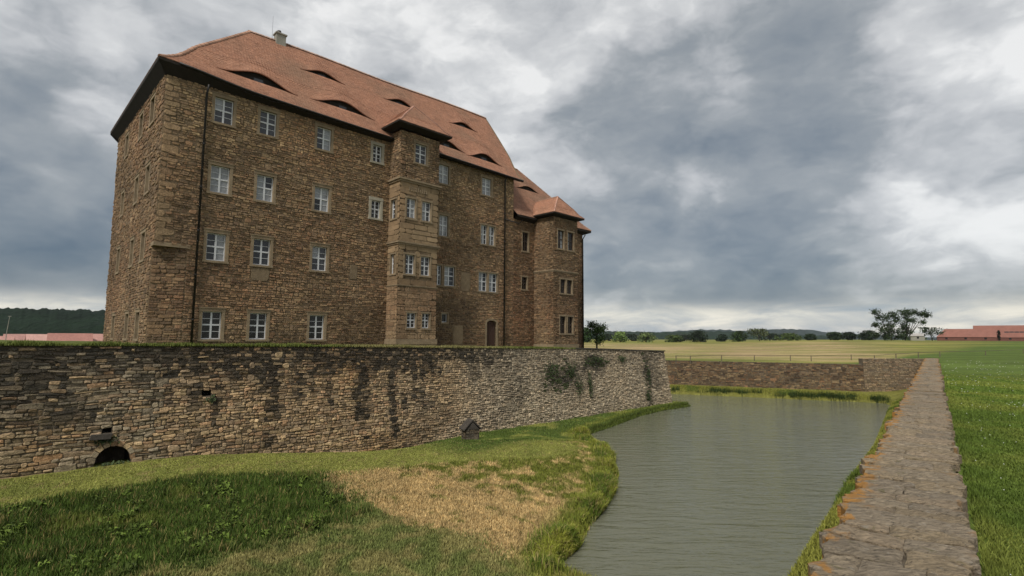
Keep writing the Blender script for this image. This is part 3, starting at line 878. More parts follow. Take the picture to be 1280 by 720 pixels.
def cornice(s0, s1, t0, z, h, out, name='cornice'):
    b = MB()
    for k, (o1, h0, h1) in enumerate(((out * .55, 0, h * .5), (out, h * .5, h))):
        b.add([(s0 - o1, 0.02, z + h0 - ZB), (s0 - o1, t0 - o1, z + h0 - ZB), (s1 + o1, t0 - o1, z + h0 - ZB), (s1 + o1, 0.02, z + h0 - ZB),
               (s0 - o1, 0.02, z + h1 - ZB), (s0 - o1, t0 - o1, z + h1 - ZB), (s1 + o1, t0 - o1, z + h1 - ZB), (s1 + o1, 0.02, z + h1 - ZB)],
              [(3, 2, 1, 0), (4, 5, 6, 7), (0, 1, 5, 4), (1, 2, 6, 5), (2, 3, 7, 6)])
    return b.build(name, M['surround'], castle)


OS0, OS1, OT = 14.74, 18.24, -1.5
u = lambda s: s - OS0
tower(OS0, OS1, OT, ZB - .5, 22.75,
      [(ZB - .5, 11.0, 'mixed'), (11.1, 18.85, 'ashlar'), (18.95, 22.75, 'rubble')],
      [(u(15.98), u(17.03), 20.55, 22.05, 'white', 'glass', .14), (u(15.3), u(16.12), 16.15, 17.66, 'white', ['glass', 'glass_pale']), (u(16.7), u(17.52), 16.15, 17.66, 'white', ['glass_pale', 'glass']),
       (u(15.27), u(16.12), 11.95, 13.4, 'white', 'glass'), (u(16.7), u(17.54), 11.95, 13.4, 'white', 'glass'), (u(15.58), u(16.36), 7.97, 9.08, 'white', 'glass_dark', .08), (u(16.92), u(17.62), 7.97, 9.08, 'white', 'glass_dark', .08)],
      [(.35, 1.15, 16.1, 17.55, 'white', 'glass', .08), (.5, 1.2, 11.95, 13.4, 'white', 'glass', .08)], 'oriel')
cornice(OS0, OS1, OT, 18.84, .28, .2); cornice(OS0, OS1, OT, 14.1, .24, .15); cornice(OS0, OS1, OT, 11.0, .12, .07); cornice(OS0, OS1, OT, ZB - .3, .75, .08, 'plinth')
om = wmap((OS0, OT), (1, 0))
for i in range(9):                                            # carved frieze under the upper cornice
    x = .75 + i * .19; hgt = .38 + .1 * math.sin(i * 2.1)
    V = [om(x, 18.2, .02), om(x + .11, 18.2, .02), om(x + .11, 18.2 + hgt, .02), om(x, 18.2 + hgt, .02), om(x + .02, 18.24, .075), om(x + .09, 18.24, .075), om(x + .09, 18.16 + hgt, .075), om(x + .02, 18.16 + hgt, .075)]
    obj('frieze_carving', V, [(4, 5, 6, 7), (0, 1, 5, 4), (1, 2, 6, 5), (2, 3, 7, 6), (3, 0, 4, 7)], M['surround'], castle)
TS0, TS1, TT = 30.82, 34.4, -2.5
u = lambda s: s - TS0
tower(TS0, TS1, TT, ZB - 1.0, 18.7,
      [(ZB - 1.0, 13.45, 'rubble'), (13.6, 18.7, 'rubble')],
      [(u(31.42), u(32.3), 15.72, 17.48, 'brown', ['glass', 'glass_pale']), (u(32.88), u(33.76), 15.72, 17.48, 'brown', ['glass_pale', 'glass']), (u(31.76), u(32.5), 11.5, 12.82, 'brown', 'glass'), (u(32.74), u(33.5), 11.5, 12.82, 'brown', 'glass'),
       (u(31.7), u(32.5), 7.72, 9.32, 'brown', 'glass_dark'), (u(32.84), u(33.6), 7.72, 9.32, 'brown', 'glass_dark')], [], 'bay')
cornice(TS0, TS1, TT, 13.45, .2, .1); cornice(TS0, TS1, TT, ZB - .9, .9, .07, 'plinth')

# downpipes
for x, zt, t_ in ((2.08, 22.2, -.16), (26.75, 22.2, -.16), (38.28, 18.3, -.14)):
    b = MB(); b.tube([(x, t_, ZB - .5 - ZB), (x, t_, zt - .5 - ZB), (x, t_ - .35, zt - .05 - ZB)], [.065] * 3, 8)
    dp = b.build('downpipe', M['pipe'], castle, True)
    for z in np.arange(1.5, zt - ZB - 1, 2.6):
        b = MB(); b.tube([(x, t_, z), (x, t_, z + .07)], [.085, .085], 8); b.build('pipe_bracket', M['pipe'], dp)
b = MB(); b.tube([(26.8, -.16, 18.1 - ZB), (28.6, -.16, 18.0 - ZB), (28.9, -.35, 18.35 - ZB)], [.05] * 3, 8); b.build('branch_pipe', M['pipe'], castle, True)

# ---- roofs
roof = None
TILE = [(.335, .160, .096), (.35, .168, .102), (.315, .150, .092), (.36, .178, .110), (.30, .145, .090), (.335, .168, .106)]
TV, TF, TT_ = [], [], []
DV, DF = [], []


def slope(Lf, Rf, rows, bumpf=None, tw=.19, gain=1.0, skip=None, dirt=0.0):
    """lay plain tiles row by row on a roof slope; Lf/Rf(v): left and right edge points for v in 0..1"""
    dv = 1.0 / rows
    for j in range(rows):
        v0 = j * dv; v1 = min(1.0, v0 + dv * 1.55)
        P0, Q0 = np.array(Lf(v0)), np.array(Rf(v0)); P1, Q1 = np.array(Lf(v1)), np.array(Rf(v1)); Pm, Qm = np.array(Lf(max(0, v0 - .35 * dv))), np.array(Rf(max(0, v0 - .35 * dv)))
        ln0 = np.linalg.norm(Q0 - P0); n = max(1, int(round(ln0 / tw)))
        ed = (Q0 - P0) / max(ln0, 1e-6)
        off_ = .5 if j % 2 else 0.0
        upv = (P1 + Q1) / 2 - (P0 + Q0) / 2; nrm = np.cross(ed, upv); nrm /= np.linalg.norm(nrm) + 1e-9
        if nrm[2] < 0: nrm = -nrm

        def pt(x, v, A_, B_):
            # x: metres along the row from its left end; clamp to the row's edges at this height
            lnv = np.linalg.norm(B_ - A_); dl = (A_ - P0) @ ed
            xx = min(max(x - dl, 0), lnv); p = A_ + (B_ - A_) * (xx / max(lnv, 1e-6)) if lnv > 1e-6 else A_.copy()
            return p
        step = ln0 / n
        for i in range(-1 if off_ else 0, n):
            xa = (i + off_) * step; xb = xa + step; xa2, xb2 = max(0, xa), min(ln0, xb)
            if xb2 - xa2 < .02: continue
            xm = (xa2 + xb2) / 2
            lo = [pt(xa2, v0, P0, Q0), pt(xm, v0 - .35 * dv, Pm, Qm), pt(xb2, v0, P0, Q0)]; hi = [pt(xb2, v1, P1, Q1), pt(xa2, v1, P1, Q1)]
            if bumpf:
                lo = [p + np.array([0, 0, bumpf(p[0], v0)]) for p in lo]; hi = [p + np.array([0, 0, bumpf(p[0], v0, v1)]) for p in hi]
            jt = random.uniform(-.006, .012)
            lo = [p + nrm * (.024 + jt * .6) for p in lo]; hi = [p + nrm * .004 for p in hi]
            b_ = len(TV); base = [p - nrm * .03 for p in lo]
            TV.extend(lo + hi + base); TF.append((b_, b_ + 1, b_ + 2, b_ + 3, b_ + 4)); TF.append((b_ + 5, b_ + 6, b_ + 1, b_)); TF.append((b_ + 6, b_ + 7, b_ + 2, b_ + 1))
            c = np.array(random.choice(TILE)) * random.uniform(.93, 1.07) * gain
            p = lo[1]
            d_ = dirt + .10 + .55 * max(0, nz(p[0] * .30, p[1] * .4, p[2] * .4)) + .12 * max(0, nz(p[0] * 1.4, p[1] * 1.4, p[2] * 1.4 + 5))
            g_ = c.mean(); c = c * (1 - d_) + np.array([.16, .12, .08]) * d_
            TT_.extend([c] * 8)
        # deck under this row
        nseg = max(1, int(ln0 / .35)); b_ = len(DV); Pn, Qn = np.array(Lf(min(1, v0 + dv))), np.array(Rf(min(1, v0 + dv)))
        for i in range(nseg + 1):
            f = i / nseg; a = P0 + (Q0 - P0) * f; c = Pn + (Qn - Pn) * f
            if bumpf: a = a + np.array([0, 0, bumpf(a[0], v0)]); c = c + np.array([0, 0, bumpf(c[0], v0, v0 + dv)])
            DV.append(a - nrm * .02); DV.append(c - nrm * .02)
        for i in range(nseg): DF.append((b_ + 2 * i, b_ + 2 * i + 2, b_ + 2 * i + 3, b_ + 2 * i + 1))


def lerp3(a, b): return lambda v: tuple(a[i] + (b[i] - a[i]) * v for i in range(3))


def kick(a, b, drop=.28):
    """straight edge with the flatter sprocketed foot"""
    def f(v):
        p = [a[i] + (b[i] - a[i]) * v for i in range(3)]
        p[2] += -drop * math.sin(math.pi * min(1, v / .34)) * (1 if v < .34 else 0); return tuple(p)
    return f


EV = 22.4 - ZB
HIP0 = (-.5, -.5, 22.95 - ZB); HIP1 = (5.85, 5.2, 29.55 - ZB); RID1 = (28.95, 5.2, 30.0 - ZB); EVR = (28.75, -.5, EV)
# eyebrow dormers on the main slope: centre along the roof, height up the slope (0..1), half width, rise, depth
ROWS = 58


def vrow(t, rows=ROWS): return round(((t + .5) / 5.7) * rows) / rows


EYE1 = [(5.25, vrow(.66), 2.2, .66, .32), (11.2, vrow(.80), 2.2, .64, .32), (20.6, vrow(.55), 1.7, .60, .30), (24.8, vrow(.45), 1.9, .66, .30),
        (10.5, vrow(2.95), 1.55, .42, .26), (17.4, vrow(3.02), 1.45, .44, .26), (24.2, vrow(2.95), 1.5, .46, .26)]


def bump_for(dorm, sag=True):
    def f(s, vlo, v=None):
        v = vlo if v is None else v
        z = 0.0
        if sag: z -= .33 * float(smooth(-.3, 5, s)) * (1 - v) ** 2 + .05 * math.sin(s * .45) * v
        for (s0, v0, w, h, L_) in dorm:
            if vlo >= v0 - 1e-4 and v < v0 + L_ and abs(s - s0) < w * 1.25:
                x = abs(s - s0) / (w * 1.25); bell = (math.cos(math.pi * x) * .5 + .5) ** 1.15
                k = 1 - (v - v0) / L_; z += h * bell * (k ** 1.25)
        return z
    return f


main_bump = bump_for(EYE1)
mainL = kick(HIP0, HIP1); mainR = kick(EVR, RID1)
slope(mainL, mainR, ROWS, main_bump)
# left slope, seen from below only
FARL = (-.5, 16.6, 23.3 - ZB)
slope(kick(FARL, (5.85, 12.0, 29.6 - ZB)), kick(HIP0, HIP1), 40, None, tw=.3)
roof_tiles_main = (len(TV), len(TF))


def flush(tname, dname, parent):
    global TV, TF, TT_, DV, DF
    dk = obj(dname, DV, DF, M['wood_dark'], parent)
    ob = obj(tname, TV, TF, M['tile'], dk, tone=TT_); ob['kind'] = 'stuff'
    TV, TF, TT_, DV, DF = [], [], [], [], []
    return dk


# inner (courtyard) and rear slopes
slope(lerp3((28.75, 10.9, EV), RID1), lerp3((11.5, 10.9, EV), (5.85, 5.2, 29.55 - ZB)), 30, None, tw=.35)
slope(lerp3((10.9, 10.4, EV), (5.85, 5.4, 29.5 - ZB)), lerp3((10.9, 16.6, EV), (5.85, 12.0, 29.6 - ZB)), 30, None, tw=.35)
slope(lerp3((10.9, 16.6, EV), (5.85, 12.0, 29.6 - ZB)), lerp3(FARL, (5.85, 12.0, 29.6 - ZB)), 30, None, tw=.35)
mroof = flush('roof_tiles', 'roof', castle)
for (s0, v0, w, h, L_) in EYE1:                     # flat louvre sheet in each eyebrow opening, its shade put into the dark colour
    V = []; Fc = []; n = 20
    for i in range(n + 1):
        s = s0 - w * 1.2 + 2.4 * w * i / n
        a = np.array(mainL(v0)); bq = np.array(mainR(v0)); f = (s - a[0]) / (bq[0] - a[0]); p = a + (bq - a) * f
        zb = p[2] + main_bump(s, v0 - .01, v0) - .05; zt = p[2] + main_bump(s, v0) + .10
        V += [(s, p[1] + .22, zb), (s, p[1] + .22, max(zt, zb + .01))]
    for i in range(n): Fc.append((2 * i, 2 * i + 2, 2 * i + 3, 2 * i + 1))
    br = obj('eyebrow_dormer', V, Fc, M['wood_dark'], mroof)
    V = []; Fc = []                                   # the rounded lip of tiles over the opening
    for i in range(n + 1):
        s = s0 - w * 1.15 + 2.3 * w * i / n
        a = np.array(mainL(v0)); bq = np.array(mainR(v0)); f = (s - a[0]) / (bq[0] - a[0]); p = a + (bq - a) * f
        z = p[2] + main_bump(s, v0)
        V += [(s, p[1] - .05, z - .015), (s, p[1] - .05, z + .03), (s, p[1] + .05, z + .07), (s, p[1] + .05, z - .02)]
    for i in range(n):
        for q in range(4): Fc.append((4 * i + q, 4 * i + 4 + q, 4 * i + 4 + (q + 1) % 4, 4 * i + (q + 1) % 4))
    obj('dormer_lip', V, Fc, M['tile'], mroof, tone=[(.32, .155, .104)] * len(V))
    b = MB(); a = np.array(mainL(v0)); bq = np.array(mainR(v0)); f = (s0 - a[0]) / (bq[0] - a[0]); p = a + (bq - a) * f; zb = p[2] + main_bump(s0, v0 - .01, v0)
    b.box(s0 - .3, s0 + .3, p[1] + .16, p[1] + .2, zb + .06, zb + h * .52); b.build('dormer_light', M['glass'], br)


def ridge(pts, rad, parent, col=(.38, .22, .15), sagf=None):
    """half-round ridge tiles laid end to end"""
    V = []; Fc = []; T = []
    pts = [np.array(p, float) for p in pts]
    for a, bq in zip(pts[:-1], pts[1:]):
        ln_ = np.linalg.norm(bq - a); n = max(1, int(ln_ / .38)); d = (bq - a) / ln_
        sdv = np.cross(d, (0, 0, 1)); sdv /= np.linalg.norm(sdv); upv = np.cross(sdv, d)
        for i in range(n):
            p0 = a + d * (ln_ * i / n); p1 = a + d * (ln_ * (i + 1) / n + .05); b_ = len(V)
            c = np.array(col) * random.uniform(.8, 1.2)
            for p, rr in ((p0, rad), (p1, rad * .86)):
                for k_ in range(7):
                    th = math.pi * k_ / 6; V.append(p + sdv * math.cos(th) * rr + upv * (math.sin(th) * rr - rad * .35)); T.append(c)
            for k_ in range(6): Fc.append((b_ + k_, b_ + k_ + 1, b_ + 8 + k_, b_ + 7 + k_))
            Fc.append(tuple(b_ + k_ for k_ in range(7)))
    ob = obj('ridge_tiles', V, Fc, M['tile'], parent, tone=T); ob['kind'] = 'stuff'


def sagp(p, v): return (p[0], p[1], p[2] + main_bump(p[0], v))


ridge([sagp(mainL(v), v) for v in np.linspace(0.01, 1, 14)], .15, mroof)
ridge([(x, 5.2, HIP1[2] + (RID1[2] - HIP1[2]) * (x - 5.85) / (RID1[0] - 5.85) + main_bump(x, 1.0)) for x in np.linspace(5.85, 28.95, 16)], .16, mroof, (.42, .28, .22))
ridge([(5.85, 5.2, HIP1[2]), (5.85, 12.0, 29.6 - ZB)], .15, mroof)
# verge of the right gable end
b = MB()
vp = [sagp(mainR(v), v) for v in np.linspace(0, 1, 16)]
for p, q in zip(vp[:-1], vp[1:]):
    b.add([(p[0] - .1, p[1], p[2] + .07), (p[0] + .05, p[1], p[2] + .07), (q[0] + .05, q[1], q[2] + .07), (q[0] - .1, q[1], q[2] + .07), (p[0] - .1, p[1], p[2] - .18), (p[0] + .05, p[1], p[2] - .18), (q[0] + .05, q[1], q[2] - .18), (q[0] - .1, q[1], q[2] - .18)],
          [(0, 1, 2, 3), (1, 5, 6, 2), (0, 3, 7, 4), (4, 7, 6, 5)])
b.build('verge', M['plaster'], mroof)


def eave(pts, inner, zs_in, parent, drop=.16):
    """boarded soffit from wall to tile edge, with fascia; eave shadow put into its dark colour"""
    V = []; Fc = []
    for p, q, zi in zip(pts, inner, zs_in):
        V += [(p[0], p[1], p[2] + .0), (p[0], p[1], p[2] - drop), (q[0], q[1], zi)]
    for i in range(len(pts) - 1):
        Fc += [(3 * i, 3 * i + 3, 3 * i + 4, 3 * i + 1), (3 * i + 1, 3 * i + 4, 3 * i + 5, 3 * i + 2)]
    return obj('soffit', V, Fc, M['wood_dark'], parent)


xs_ = np.linspace(-.5, 28.75, 30)
pe = []
for x in xs_:
    f = (x + .5) / 29.25; z = HIP0[2] + (EVR[2] - HIP0[2]) * f + main_bump(x, 0.0); pe.append((x, -.5, z))
eave(pe, [(max(x, .0), .06) for x in xs_], [22.12 - ZB] * 30, mroof)
ys_ = np.linspace(-.5, 16.6, 14)
eave([(-.5, y, HIP0[2] + (FARL[2] - HIP0[2]) * (y + .5) / 17.1) for y in ys_], [(.06, max(y, 0)) for y in ys_], [22.1 - ZB + .5 * max(0, y) / 16 for y in ys_], mroof, .2)
eave([(y, 16.6, FARL[2] + (EV - FARL[2]) * (y + .5) / 11) for y in (-.5, 5, 10.9)], [(max(y, 0), 15.9) for y in (-.5, 5, 10.9)], [22.3 - ZB] * 3, mroof, .2)
# gutter along the front eave
b = MB(); b.tube([(p[0], p[1] - .07, p[2] - .04) for p in pe[1:]], [.07] * 29, 6); b.build('gutter', M['pipe'], mroof, True)

# chimney on the ridge
ch = MB(); zc = 28.85 - ZB; ch.box(7.65, 8.35, 4.85, 5.4, zc, zc + 1.22); cho = ch.build('chimney', M['chimney'], mroof)
b = MB(); b.box(7.58, 8.42, 4.78, 5.47, zc + 1.221, zc + 1.32); b.build('chimney_cap', M['chimney'], mroof)
b = MB(); b.tube([(7.92, 5.12, zc + 1.3), (7.92, 5.12, zc + 1.58)], [.17, .14], 10); b.build('chimney_pot', M['pipe'], mroof)
b = MB(); b.tube([(7.45, 5.2, zc + .3), (7.45, 5.2, zc + 2.6)], [.012, .006], 5); b.build('lightning_rod', M['pipe'], mroof)

# wing roof
WE = 18.75 - ZB; WH = (39.3, -.5, 18.8 - ZB); WR0 = (28.02, 5.2, 25.6 - ZB); WR1 = (33.6, 5.2, 25.6 - ZB)
WROWS = 46
EYE2 = [(32.6, round(((2.55 + .5) / 5.7) * WROWS) / WROWS, 1.75, .5, .26)]
wb = bump_for(EYE2, False)
wL = kick((28.02, -.5, WE), WR0, .15); wR = kick(WH, WR1, .15)
slope(wL, wR, WROWS, wb, gain=.82, dirt=.12)
slope(kick(WH, WR1, .15), kick((39.3, 10.9, WE), WR1, .15), 30, None, tw=.3, gain=.85)
slope(lerp3((39.3, 10.9, WE), WR1), lerp3((28.02, 10.9, WE), WR0), 26, None, tw=.35)
wroof = flush('roof_tiles', 'wing_roof', castle)
ridge([wR(v) for v in np.linspace(0, 1, 10)], .13, wroof, (.25, .16, .12)); ridge([WR0, WR1], .14, wroof)
for (s0, v0, w, h, L_) in EYE2:
    V = []; Fc = []; n = 16
    for i in range(n + 1):
        s = s0 - w * 1.2 + 2.4 * w * i / n; y = -.5 + 5.7 * v0; z = wL(v0)[2]
        V += [(s, y + .15, z - .05), (s, y + .15, max(z + wb(s, v0) - .01, z - .04))]
    for i in range(n): Fc.append((2 * i, 2 * i + 2, 2 * i + 3, 2 * i + 1))
    obj('eyebrow_dormer', V, Fc, M['wood_dark'], wroof)
xs_ = np.linspace(28.02, 39.3, 10)
eave([(x, -.5, WE) for x in xs_], [(min(x, 38.5), .06) for x in xs_], [18.3 - ZB] * 10, wroof)
eave([(39.3, y, 18.8 - ZB) for y in (-.5, 5, 10.9)], [(38.45, max(y, .1)) for y in (-.5, 5, 10.9)], [18.3 - ZB] * 3, wroof)


def bay_roof(s0, s1, t0, ze, apex_t, za, back_t, name, ov=.55, rows=18, kk=.12, gain=1.0):
    sm = (s0 + s1) / 2; e0, e1, tf = s0 - ov, s1 + ov, t0 - ov
    ap = (sm, apex_t, za); bk = (sm, back_t, za)
    slope(kick((e0, tf, ze), ap, kk), kick((e1, tf, ze), ap, kk), rows, None, gain=gain)
    slope(kick((e0, back_t * .25, ze), bk, kk), kick((e0, tf, ze), ap, kk), rows, None, gain=gain * 1.02)
    slope(kick((e1, tf, ze), ap, kk), kick((e1, back_t * .25, ze), bk, kk), rows, None, gain=gain)
    rf = flush('roof_tiles', name, castle)
    ridge([kick((e0, tf, ze), ap, kk)(v) for v in np.linspace(0, 1, 6)], .09, rf, (.40, .22, .16)); ridge([kick((e1, tf, ze), ap, kk)(v) for v in np.linspace(0, 1, 6)], .09, rf, (.22, .12, .09)); ridge([ap, bk], .1, rf)
    pts = [(e0, .2, ze), (e0, tf, ze), (e1, tf, ze), (e1, .2, ze)]; inn = [(s0 + .02, .2), (s0 + .02, t0 + .05), (s1 - .02, t0 + .05), (s1 - .02, .2)]
    eave(pts, inn, [ze - .28] * 4, rf, .12)
    return rf


bay_roof(OS0, OS1, OT, 23.15 - ZB, -.35, 25.5 - ZB, 2.1, 'oriel_roof', ov=.72)
bay_roof(TS0, TS1, TT, 19.0 - ZB, -1.5, 21.1 - ZB, 1.6, 'bay_roof', ov=.5, gain=1.08)

# ------------------------------------------------------------------ inner moat wall (carries the castle terrace)
mw = empty('inner_moat_wall', W(20, -4.9, 0), ROTZ)
tag(mw, 'long battered rubble wall below the castle, dark stained top, round bastion-like end in the water', 'wall')
mw['label'] = 'long weathered rubble retaining wall below the castle, with small arched drain at its foot'
MO = (20.0, -4.9)


def mmap(u, v, d):
    # u = s along the castle front, v = height share mapped onto the sloping top, d outwards
    zt = float(terrace_z(u)); z = v
    t = -5.0 + .095 * z - d
    return (u - MO[0] + .12 * (5.9 - z) * max(0.0, (u - 38.0) / 9.1), t - MO[1], z)


HOLES = [(1.62, 2.05, 4.28, 4.62), (-2.28, -1.95, 2.95, 3.22), (-8.2, -7.9, 4.0, 4.3)]
ARC = (-2.5, -1.18, 1.0, 2.36)


def arch_op(va, vb):
    cx, hw = (ARC[0] + ARC[1]) / 2, (ARC[1] - ARC[0]) / 2
    vm = (va + vb) / 2
    if vm < 1.68: return (ARC[0] - .02, ARC[1] + .02)
    k = (vm - 1.68) / (ARC[3] - 1.68 + .14)
    if k >= 1: return None
    w = (hw + .1) * math.sqrt(1 - k * k); return (cx - w, cx + w)


def wall_tone(u, v, rng):
    far = float(smooth(9, 26, u))
    c = np.array(rng.choice(TAN)) * (1 - far) + np.array(rng.choice(GREY)) * far
    if far > 0: c = c * (1 - .35 * far) + c.mean() * np.array([1.10, 1.0, .84]) * .35 * far
    if u < 0 and rng.random() < .6: c = np.array(rng.choice(GREY)) * .92
    c = (c * .7 + np.array([.30, .225, .135]) * .3) * rng.uniform(.70, 1.2)
    top = float(terrace_z(u))
    n_a = nz(u * .28, v * .42, 1.7); n_b = nz(u * 2.0, v * .18, 4.1); n_c = nz(u * .9, v * 1.0, 8.8)
    dark = .88 * float(smooth(2.5 + 1.9 * n_a + .6 * n_c, .55, top - v)) * float(1 - .75 * smooth(14, 30, u))
    streak = .8 * float(smooth(.0, .34, .75 * n_b + .55 * nz(u * 1.0, v * .7, 14.1) + .35 * n_c - .08 * (top - v - 2.5))) * float(smooth(27, 14, u)) * float(.35 + .65 * smooth(-3, 4, u)); blot = .35 * float(smooth(.15, .5, n_a)) 
    lefty = .22 * float(smooth(2, -6, u))
    patch = .6 * float(smooth(2.6, .6, math.hypot((u - 29.2) * .8, (v - 3.9) * 1.3) + 1.2 * n_c)) + .6 * float(smooth(1.6, .4, math.hypot((u - 34.5) * .6, (v - 5.0) * 1.8) + .9 * n_c))
    patch += .4 * float(smooth(.9, .2, abs(u - 43.0) + .7 * n_c))
    warm = float(smooth(.05, .45, nz(u * .2 + 20, v * .3, 6.2))) * (1 - .8 * far)
    c = c * np.array([1 + .10 * warm, 1 + .02 * warm, 1 - .10 * warm])
    d_ = min(.93, (dark + streak + blot + lefty * .5) * rng.choice([.35, .7, 1.0, 1.15, 1.3]) + patch)
    c = c * (1 - d_) + np.array([.020, .018, .014]) * d_
    if patch > .25 and rng.random() < .35: c = np.array([.035, .042, .016])
    return tuple(np.clip(c * (1.3 + .4 * far), .008, .8))


U0, U1 = -16.0, MW_END - .1
bk = []
Vb = []; Fb = []
us = sorted({U0, *np.arange(-15, U1, 1.0), U1, *[h[0] for h in HOLES], *[h[1] for h in HOLES], ARC[0], ARC[1]})
vsb = sorted({-.8, 1.0, 2.5, *[h[2] for h in HOLES], *[h[3] for h in HOLES], ARC[2], ARC[3]})
for i in range(len(us) - 1):
    lv = vsb + [None]
    for k in range(len(vsb)):
        a, b_ = us[i], us[i + 1]; z0 = vsb[k]; z1a = vsb[k + 1] if k + 1 < len(vsb) else float(terrace_z(a)) - .02; z1b = vsb[k + 1] if k + 1 < len(vsb) else float(terrace_z(b_)) - .02
        cu = (a + b_) / 2; cv = (z0 + (z1a + z1b) / 2) / 2
        if any(h[0] < cu < h[1] and h[2] < cv < h[3] for h in HOLES + [ARC]): continue
        q = len(Vb); Vb += [mmap(a, z0, 0), mmap(b_, z0, 0), mmap(b_, z1b, 0), mmap(a, z1a, 0)]; Fb.append((q, q + 1, q + 2, q + 3))
# top and back of the masonry
for i in range(len(us) - 1):
    a, b_ = us[i], us[i + 1]; q = len(Vb); za, zb_ = float(terrace_z(a)) - .02, float(terrace_z(b_)) - .02
    Vb += [mmap(a, za, 0), mmap(b_, zb_, 0), mmap(b_, zb_, -1.0), mmap(a, za, -1.0), mmap(a, -.8, -1.8), mmap(b_, -.8, -1.8)]
    Fb += [(q, q + 1, q + 2, q + 3), (q + 3, q + 2, q + 5, q + 4)]
mface = obj('wall_core', Vb, Fb, M['mortar_dark'], mw)
rng = random.Random(21)
mops = [rect_op((h[0] - .02, h[1] + .02, h[2], h[3])) for h in HOLES] + [arch_op]


def mheights(v, r): return r.uniform(.14, .32)


def mwarp(u, v):
    top = float(terrace_z(u)); return (.05 * nz(u * .7, v * 1.3, 5), .06 * nz(u * .45, v * .8, 2) + .035 * nz(u * 1.5, v * 1.5, 9))


# courses follow the sloping top: lay them in a rectified band and rescale the height
def wwidth(u, r):
    k = float(smooth(4, -4, u)); q = float(smooth(10, 20, u))
    return r.uniform(.17, .46 - .05 * q + .40 * k)


sts = courses(U0, U1, -.3, 6.86, (.08, .22), (.18, .48), mops, rng, tall=.10, thin=.22, wfn=wwidth)
sc_ = []
for q in sts:
    k_ = (float(terrace_z((q[0] + q[1]) / 2)) + .3) / 7.16
    sc_.append((q[0], q[1], -.3 + (q[2] + .3) * k_, -.3 + (q[3] + .3) * k_))
sc_ = [q for q in sc_ if q[3] > (1.2 if q[0] < -1 else 0 if q[0] < 10 else -.3)]
lay(sc_, mmap, wall_tone, rng, mface, gap=.012, prot=(.01, .085), detail=True, warp=mwarp, n_parts=280, jit=1.7, size=lambda st, c: (st[1] - st[0]) * (st[3] - st[2]) / (20 + max(-6, st[0])) ** 1.5 * (st[2] > 1.4) * (st[0] > -7))
# arch stones of the drain
cx, hw = (ARC[0] + ARC[1]) / 2, (ARC[1] - ARC[0]) / 2
for i in range(9):
    t0, t1 = math.pi * i / 9 + .02, math.pi * (i + 1) / 9 - .02; V = []
    hgt = ARC[3] - 1.68; ro = rng.uniform(.16, .24)
    for d in (-.3, .06 + rng.uniform(0, .04)):
        for rr, th in ((0, t0), (0, t1), (ro, t1), (ro, t0)):
            V.append(mmap(cx + (hw + rr) * math.cos(th), 1.68 + (hgt + rr) * math.sin(th), d))
    cc = Vector(V[0]); col = wall_tone(cx, 2.6, rng)
    ob = obj('arch_stone', [Vector(q) - cc for q in V], [(3, 2, 1, 0), (4, 5, 6, 7), (0, 1, 5, 4), (1, 2, 6, 5), (2, 3, 7, 6), (3, 0, 4, 7)], M['stone'], mface, tone=[col] * 8); ob.location = cc
# spandrels and recesses behind the openings
V = []; Fc = []
th = np.linspace(0, math.pi, 13)
arcp = [(cx + hw * math.cos(a), 1.68 + (ARC[3] - 1.68) * math.sin(a)) for a in th]; n_ = len(arcp)
V = [mmap(*q, -.005) for q in arcp] + [mmap(cx + (hw * 1.0 if q[0] > cx else -hw * 1.0) if abs(q[0] - cx) > 1e-6 else cx, ARC[3], -.005) for q in arcp]
for i in range(n_ - 1): Fc.append((i, i + 1, n_ + i + 1, n_ + i))
obj('arch_spandrel', V, Fc, M['mortar_dark'], mface)
for h, dp in [(q, .5) for q in HOLES] + [(ARC, 1.6)]:
    ring = [(h[0], h[2]), (h[1], h[2]), (h[1], h[3]), (h[0], h[3])]
    V = [mmap(*q, 0) for q in ring] + [mmap(*q, -dp) for q in ring]
    obj('drain_recess', V, [((i + 1) % 4, i, 4 + i, 4 + (i + 1) % 4) for i in range(4)] + [(4, 5, 6, 7)], M['void'], mface)
# loose blocks above the drain
b = obj('spout_stone', [mmap(-2.75 + x * .75, 2.74 + y * .2, d) for d in (-.1, .26) for x, y in ((0, 0), (1, -.2), (1.1, .9), (.1, 1))], [(3, 2, 1, 0), (4, 5, 6, 7), (0, 1, 5, 4), (1, 2, 6, 5), (2, 3, 7, 6), (3, 0, 4, 7)], M['slate'], mface)
rgw = np.random.default_rng(77); V = []; T = []; tn = []
for cu_, cv_, ru, rv, n_ in ((27.9, 4.6, .9, .8, 110), (30.6, 4.5, .8, .7, 110), (31.6, 3.0, .6, 1.0, 80), (34.6, 5.3, 1.6, .4, 140), (33.2, 3.2, .35, 1.0, 120), (38.6, 5.3, .8, .3, 80), (43.1, 3.4, .3, 1.2, 60), (42.6, 1.5, .4, .5, 60), (2.0, 4.15, .2, .15, 30), (-2.2, 2.7, .35, .2, 60), (-1.9, 1.6, .6, .12, 60)):
    for q in range(n_):
        u_, v_ = cu_ + rgw.normal(0, .5) * ru, cv_ + rgw.normal(0, .5) * rv; k = len(V); r1 = rgw.uniform(.04, .11); cc = np.array([.030, .045, .014]) * rgw.uniform(.5, 1.6)
        for du, dv, dd in ((0, 0, .05), (r1 * .5, r1 * rgw.uniform(-.6, .3), .16), (r1 * rgw.uniform(-.4, .4), -r1 * 1.4, .20), (-r1 * .5, -r1 * .3, .14)):
            V.append(mmap(u_ + du, v_ + dv, dd + rgw.uniform(-.02, .03)))
        T.append((k, k + 1, k + 2, k + 3)); tn += [cc] * 4
o = npobj('wall_weeds', V, T, M['leaf'], mface, tone=np.array(tn)); o['kind'] = 'stuff'
